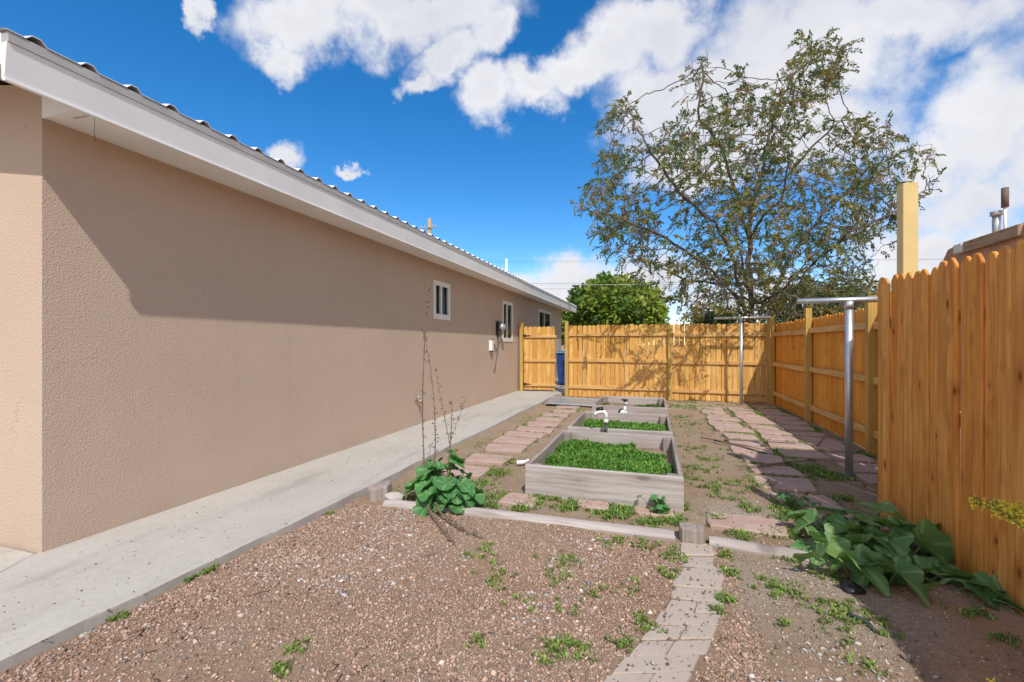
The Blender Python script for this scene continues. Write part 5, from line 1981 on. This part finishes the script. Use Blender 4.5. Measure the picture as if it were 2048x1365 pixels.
# --- the big sparse tree beyond the back fence
TD = 11.9
T0 = px_on_depth(1520, 689, TD)
T0.z = 0
LIMBS = [
    ([(1515, 860, 0), (1513, 760, 0), (1508, 680, 0), (1500, 590, 0)], 0.17),
    ([(1500, 560, 0), (1497, 480, .1), (1500, 420, .2), (1525, 330, .5), (1555, 215, .8), (1620, 90, 1.0)], None),
    ([(1508, 690, 0), (1485, 600, -.2), (1460, 510, -.4), (1430, 445, -.8), (1360, 385, -1.2), (1290, 290, -1.6), (1255, 215, -1.6)], None),
    ([(1497, 480, .1), (1478, 400, -.3), (1450, 310, -.8), (1395, 220, -1.2), (1405, 125, -1.2)], None),
    ([(1508, 680, 0), (1545, 600, .3), (1575, 520, .6), (1650, 425, 1.2), (1740, 335, 1.6), (1840, 290, 1.8)], None),
    ([(1508, 690, 0), (1570, 600, -.3), (1610, 545, -.6), (1690, 470, -1.4), (1780, 430, -1.6), (1865, 385, -1.6)], None),
    ([(1508, 680, 0), (1470, 590, -.4), (1410, 530, -.8), (1320, 470, -1.6), (1220, 430, -2.0), (1150, 415, -2.0)], None),
    ([(1500, 420, .2), (1560, 370, .2), (1620, 300, -.2), (1700, 225, -.4)], None),
    ([(1500, 565, 0), (1440, 570, 1.0), (1360, 555, 1.6), (1290, 520, 2.0)], None),
    ([(1512, 610, 0), (1490, 560, -1.2), (1480, 500, -2.2), (1470, 450, -3.0)], None),
    ([(1512, 610, 0), (1560, 585, -1.2), (1600, 540, -2.4), (1640, 500, -3.2)], None),
    ([(1512, 600, 0), (1460, 590, -1.6), (1430, 560, -2.6), (1400, 520, -3.2)], None),
    ([(1512, 610, 0), (1600, 590, .6), (1680, 560, 1.4), (1740, 560, 2.0)], None),
    ([(1500, 480, .1), (1530, 430, -1.2), (1560, 400, -2.4), (1580, 330, -3.0)], None),
]
nodes, parents = [], []
STEP = 0.22


def find_node(p):
    best, bi = 1e9, -1
    for i, q in enumerate(nodes):
        dd = (q - p).length
        if dd < best:
            best, bi = dd, i
    return bi


for li, (pts, _) in enumerate(LIMBS):
    P3 = [px_on_depth(a, b_, TD + dz) for a, b_, dz in pts]
    if li == 0:
        P3[0].z = -0.2
        nodes.append(P3[0])
        parents.append(-1)
        cur = 0
    else:
        cur = find_node(P3[0])
    for j in range(1, len(P3)):
        seg = P3[j] - P3[j - 1]
        n = max(1, int(seg.length / STEP))
        for s_ in range(1, n + 1):
            p = P3[j - 1] + seg * (s_ / n) + Vector((random.gauss(0, .025), random.gauss(0, .025), random.gauss(0, .02)))
            nodes.append(p)
            parents.append(cur)
            cur = len(nodes) - 1
CROWN = [(1130, 415), (1190, 345), (1205, 235), (1250, 185), (1275, 215), (1300, 300), (1345, 240), (1370, 120), (1412, 95), (1440, 215), (1465, 200), (1480, 110), (1510, 190), (1550, 180), (1605, 48),
         (1660, 70), (1722, 68), (1700, 135), (1650, 200), (1660, 255), (1705, 225), (1785, 232), (1802, 290), (1882, 268), (1888, 335), (1872, 385), (1800, 425), (1790, 490),
         (1762, 550), (1765, 640), (1340, 640), (1335, 570), (1262, 565), (1210, 505), (1180, 445)]


def in_poly(x, y, poly):
    c = False
    n = len(poly)
    for i in range(n):
        x1, y1 = poly[i]
        x2, y2 = poly[i - 1]
        if (y1 > y) != (y2 > y) and x < (x2 - x1) * (y - y1) / (y2 - y1) + x1:
            c = not c
    return c


clumps = []
while len(clumps) < 380:
    x, y = random.uniform(1125, 1890), random.uniform(45, 640)
    if in_poly(x, y, CROWN):
        rho = min(1.0, math.hypot((x - 1510) / 400, (y - 400) / 340))
        half = 3.3 * math.sqrt(max(0.02, 1 - rho * rho))
        clumps.append((x, y, random.uniform(-half, half * 0.9)))
att = []
for (x, y, dz) in clumps:
    for _ in range(16):
        xx, yy = x + random.gauss(0, 19), y + random.gauss(0, 18)
        if in_poly(xx, yy, CROWN):
            att.append(px_on_depth(xx, yy, TD + dz + random.gauss(0, .35)))
N_, P_ = colonize(att, nodes, parents, 0.125, 1.7, 0.15, 160)
r_, ch_ = radii(N_, P_, 0.0050, 2.7, 0.13)
tree = empty('tall_tree', (T0.x, T0.y, 0))
tag(tree, 'tall sparse twiggy tree with olive leaves rising behind the corner of the back fence', 'tree')


def to_local(V, root):
    return V - np.array(root.location)


thick = r_ > 0.022
V, Fq = tube_mesh(N_, np.where(thick, P_, -1), r_, 8)
np_obj('trunk', to_local(V, tree), Fq, M_BARK, tree, smooth=True)
V, Fq = tube_mesh(N_, np.where(~thick, P_, -1), r_, 4)
np_obj('twigs', to_local(V, tree), Fq, M_TWIG, tree)
fine = np.where((r_ < 0.013))[0]
par = P_[fine]
dirs = N_[fine] - N_[par]
dirs /= np.linalg.norm(dirs, axis=1, keepdims=True) + 1e-9
# leaf sprays at twig ends and along some twigs; bare grey twigs low inside the crown
tipm = ch_[fine] == 0
hgt = N_[fine][:, 2]
patch = vnoise(N_[fine][:, 0] + N_[fine][:, 1] * .7, hgt, 1.6, 91)
low = np.clip((3.6 - hgt) / 1.5, 0, 1)
prob = np.where(tipm, 0.9 - 0.2 * low, 0.38 - 0.05 * low) * np.clip((patch - 0.26) * 3.2, 0.12, 1.0)
sel = RNG.uniform(0, 1, len(fine)) < prob
Pn, Dn = N_[fine][sel], dirs[sel]
S_ = len(Pn)
K = 20
axd = Dn * 0.8 + RNG.normal(0, .5, (S_, 3)) + np.array([0, 0, 0.10])
axd /= np.linalg.norm(axd, axis=1, keepdims=True)
Ls = RNG.uniform(.14, .34, S_)
side = np.cross(axd, RNG.normal(0, 1, (S_, 3)))
side /= np.linalg.norm(side, axis=1, keepdims=True)
u_ = np.tile(np.linspace(0.05, 1.0, K), S_)[:, None]
sg = np.tile(np.where(np.arange(K) % 2 == 0, 1.0, -1.0), S_)[:, None]
Lr = np.repeat(Ls, K)[:, None]
Pl = np.repeat(Pn, K, 0) + np.repeat(axd, K, 0) * u_ * Lr - np.array([0, 0, 1.0]) * (u_ ** 2) * Lr * 0.28
Dl = np.repeat(axd, K, 0) * 0.65 + np.repeat(side, K, 0) * sg * 0.8 + RNG.normal(0, .22, (S_ * K, 3))
pal = np.array([(0.20, 0.205, 0.058), (0.125, 0.17, 0.058), (0.27, 0.215, 0.065), (0.10, 0.18, 0.085), (0.30, 0.22, 0.13)])
cl = pal[RNG.choice(5, S_, p=[.34, .28, .18, .13, .07])]
cl = np.repeat(cl, K, 0) * (1 + RNG.normal(0, .2, (S_ * K, 1)))
V, Fq, C = leaf_quads(Pl, Dl, RNG.uniform(.055, .115, len(Pl)), RNG.uniform(.012, .024, len(Pl)), cl, 0.35)
np_obj('crown', to_local(V, tree), Fq, M_TLEAF, tree, col=C)
TREE_STATS = (len(N_), len(Pl))


# --- dense green trees and bushes
def dense_tree(name, label, px, py_top, dist, half_w, base_z, lean, palette, wts, nleaf, leaf, clump_r, seed, low=0.25, trunk_r=0.12, gaps=0.25):
    rs = np.random.default_rng(seed)
    c = px_on_depth(px, HZY, dist)
    top = CAM_H + (HZY - py_top) / F_PX * dist
    root = empty(name, (c.x, c.y, 0))
    tag(root, label, 'tree')
    hz = (top - base_z) / 2
    ctr = np.array([lean, 0, base_z + hz])
    # clumps on and inside an ellipsoid
    n = int(nleaf / 90)
    d = rs.normal(0, 1, (n, 3))
    d /= np.linalg.norm(d, axis=1, keepdims=True)
    rad = rs.uniform(0.45, 1.0, (n, 1)) ** 0.5
    lump = vnoise(d[:, 0] * 3 + seed * 7.3, d[:, 2] * 3 + d[:, 1] * 1.7, 1.0, seed)[:, None]
    bump = 0.80 + 0.34 * lump + 0.12 * (rs.uniform(0, 1, (n, 1)) - 0.5)
    P = ctr + d * rad * bump * np.array([half_w - clump_r * .6, half_w - clump_r * .6, hz - clump_r * .5])
    # limbs: trunk then lines to a share of the clumps
    nd = [np.array([0, 0, -0.2]), np.array([0.03, 0, base_z * 0.6]), np.array([lean * .3, 0.05, base_z + hz * 0.3])]
    pr = [-1, 0, 1]
    for p in P[::max(1, n // 70)]:
        a = nd[2]
        m1 = a + (p - a) * 0.5 + rs.normal(0, .12, 3)
        nd += [m1, p]
        pr += [2, len(nd) - 2]
    nd = np.array(nd)
    pr = np.array(pr)
    rr = np.full(len(nd), 0.022)
    rr[:3] = (trunk_r, trunk_r * .9, trunk_r * .7)
    V, Fq = tube_mesh(nd, pr, rr, 6)
    np_obj('trunk', V, Fq, M_BARK, root, smooth=True)
    k = 90
    off = rs.normal(0, 1, (n * k, 3))
    off /= np.linalg.norm(off, axis=1, keepdims=True)
    off *= rs.uniform(0.3, 1.0, (n * k, 1)) ** 0.6 * clump_r
    off[:, 2] *= 0.75
    PL = np.repeat(P, k, 0) + off
    Dl = off + rs.normal(0, .35 * clump_r, off.shape) + np.array([0, 0, 0.1 * clump_r])
    pal = np.array(palette)
    cc = pal[rs.choice(len(pal), n, p=np.array(wts) / sum(wts))]
    cc = np.repeat(cc, k, 0) * (1 + rs.normal(0, .22, (n * k, 1)))
    V, Fq, C = leaf_quads(PL, Dl, rs.uniform(.7, 1.3, n * k) * leaf, rs.uniform(.7, 1.3, n * k) * leaf * .36, cc, .35)
    np_obj('crown', V, Fq, M_TLEAF, root, col=C)
    return root


GREEN = [(0.25, 0.35, 0.055), (0.16, 0.26, 0.05), (0.34, 0.40, 0.07), (0.11, 0.20, 0.045)]
dense_tree('round_tree', 'round bright green leafy tree behind the back fence next to the house eave', 1230, 548, 22.0, 2.35, 1.0, 0.0, GREEN, [4, 3, 3, 2], 26000, .24, .50, 5)
dense_tree('round_tree', 'smaller green tree showing between the house eave and the round bright tree', 1150, 600, 27.0, 1.3, 0.8, 0.0, GREEN, [3, 3, 4, 1], 9000, .18, .5, 6)
OLIVE = [(0.33, 0.31, 0.10), (0.22, 0.25, 0.095), (0.42, 0.34, 0.16), (0.19, 0.26, 0.12)]
dense_tree('bush', 'yellowish olive bush rising behind the side fence below the tall tree', 1705, 545, 13.0, 1.25, 0.7, 0.0, OLIVE, [3, 3, 3, 1], 9000, .09, .35, 7, trunk_r=.05)
dense_tree('bush', 'grey-green bush under the tall tree behind the fence corner', 1610, 560, 14.5, 1.9, 0.6, 0.0, OLIVE, [2, 3, 2, 3], 9000, .09, .38, 8, trunk_r=.05)
dense_tree('bush', 'dark green low bush between the round tree and the tall tree trunk', 1440, 610, 15.0, 1.1, 0.6, 0.0, [(0.06, 0.13, 0.05), (0.09, 0.12, 0.05), (0.14, 0.12, 0.06)], [3, 3, 2], 9000, .10, .35, 9, trunk_r=.05)

# ------------------------------------------------------------------ beyond the fences
# brown adobe neighbour with a wooden header and roof flues
NX, NY1 = 6.0, 12.1
nb = empty('neighbour_house', (NX, NY1, 0))
tag(nb, 'brown adobe neighbour house peeking over the brown near fence', 'house')
m = MB()
prof = [(0.0, -0.1)]
zt = 3.42
prof = [(0.10, -0.1), (0.10, zt - 0.5), (0.06, zt - 0.25), (-0.10, zt - 0.06), (-0.5, zt), (-3.0, zt - 0.02), (-10.0, zt + 0.02), (-10.0, -0.1)]
m.prism([(y, z) for y, z in prof], 5.0, Matrix.Rotation(R(90), 4, 'Z') @ Matrix.Scale(-1, 4, (0, 1, 0)))
m.build('wall', M_ADOBE, nb)
MB().box(-0.09, -0.002, -2.2, -0.76, zt - 0.24, zt - 0.03).build('wood_header', M_BEAM, nb, bevel=.01)
MB().box(-0.11, -0.003, -0.74, -0.50, zt - 0.22, zt - 0.04).build('white_vent_cover', M_WHITE, nb, bevel=.006)
MB().tube([(0.5, -0.66, zt - 0.05), (0.5, -0.66, zt + .48)], .065, 12).tube([(0.5, -0.66, zt + .48), (0.5, -0.66, zt + .56)], .095, 12).build('flue_pipe', M_GALV, nb, True)
MB().tube([(0.55, -0.80, zt - 0.05), (0.55, -0.80, zt + .60)], .025, 8).build('mast', M_WHITE, nb, True)
MB().tube([(0.55, -0.80, zt + .60), (0.55, -0.80, zt + .98)], .055, 12).build('stack', simple('brown_stack', (0.16, 0.11, 0.10), .7), nb, True)
# white shed wall glimpsed between gate and fence
ws = MB()
o = empty('white_shed', (-3.4, 26.0, 0))
tag(o, 'small white shed glimpsed through the gap above the gate', 'shed')
MB().box(0, 1.6, 0, 2.0, 0, 2.3).build('wall', M_WHITE, o)
MB().box(-.15, 1.75, -.15, 2.15, 2.302, 2.42).build('roof', M_LBLUE, o)
MB().box(.5, 1.2, -.03, -.002, 0, 1.95).build('door', M_BEAM, o)
# utility pole and wires behind the house
PD = 38.0
pp = px_on_depth(859, HZY, PD)
up = empty('utility_pole', (pp.x, pp.y, 0))
tag(up, 'wooden utility pole with crossarm standing behind the house roof', 'utility pole')
ptop = CAM_H + (HZY - 438) / F_PX * PD
MB().tube([(0, 0, -.3), (0, 0, ptop)], [.19, .14], 10).build('pole', M_POLEWOOD, up, True)
MB().box(-.75, .75, -.21, -.12, ptop - .83, ptop - .72).build('crossarm', M_METERGREY, up)
for xx in (-.68, -.35, .35, .68):
    MB().lathe([(.04, 0), (.05, .05), (.03, .1), (.05, .15), (.02, .2)], Matrix.Translation((xx, -.165, ptop - .72)), 8).build('insulator', M_METERGREY, up)
M_WIRE = simple('wire', (.10, .10, .11), .6)
M_WIRE2 = simple('pale_wire', (.55, .57, .58), .5)
for (ya, yb, D1, rad, mt_, lab) in ((519, 521, 40, .011, M_WIRE, 'upper thin black power line above the horizon cloud'), (524, 521, 40, .011, M_WIRE, 'second thin black power line just below the upper one'),
                               (564, 563, 21, .010, M_WIRE, 'black service wire passing over the round green tree'), (568, 566, 19, .014, M_WIRE2, 'pale service cable crossing in front of the round green tree'),
                               (577, 574, 30, .010, M_WIRE, 'lowest thin black wire just above the house eave')):
    a = px_on_depth(330, ya + (4 if D1 > 25 else 6), D1 * 1.0)
    b_ = px_on_depth(2300, yb - 6, D1 * 1.0)
    # bring both ends to the same height with a gentle sag between far supports
    pts = []
    for i in range(25):
        t_ = i / 24
        p = a.lerp(b_, t_)
        p.z += -0.0012 * (b_ - a).length * 4 * t_ * (1 - t_)
        pts.append(p)
    w = MB().tube(pts, rad * 0.65, 4).build('power_line', mt_, None)
    tag(w, lab, 'wire')
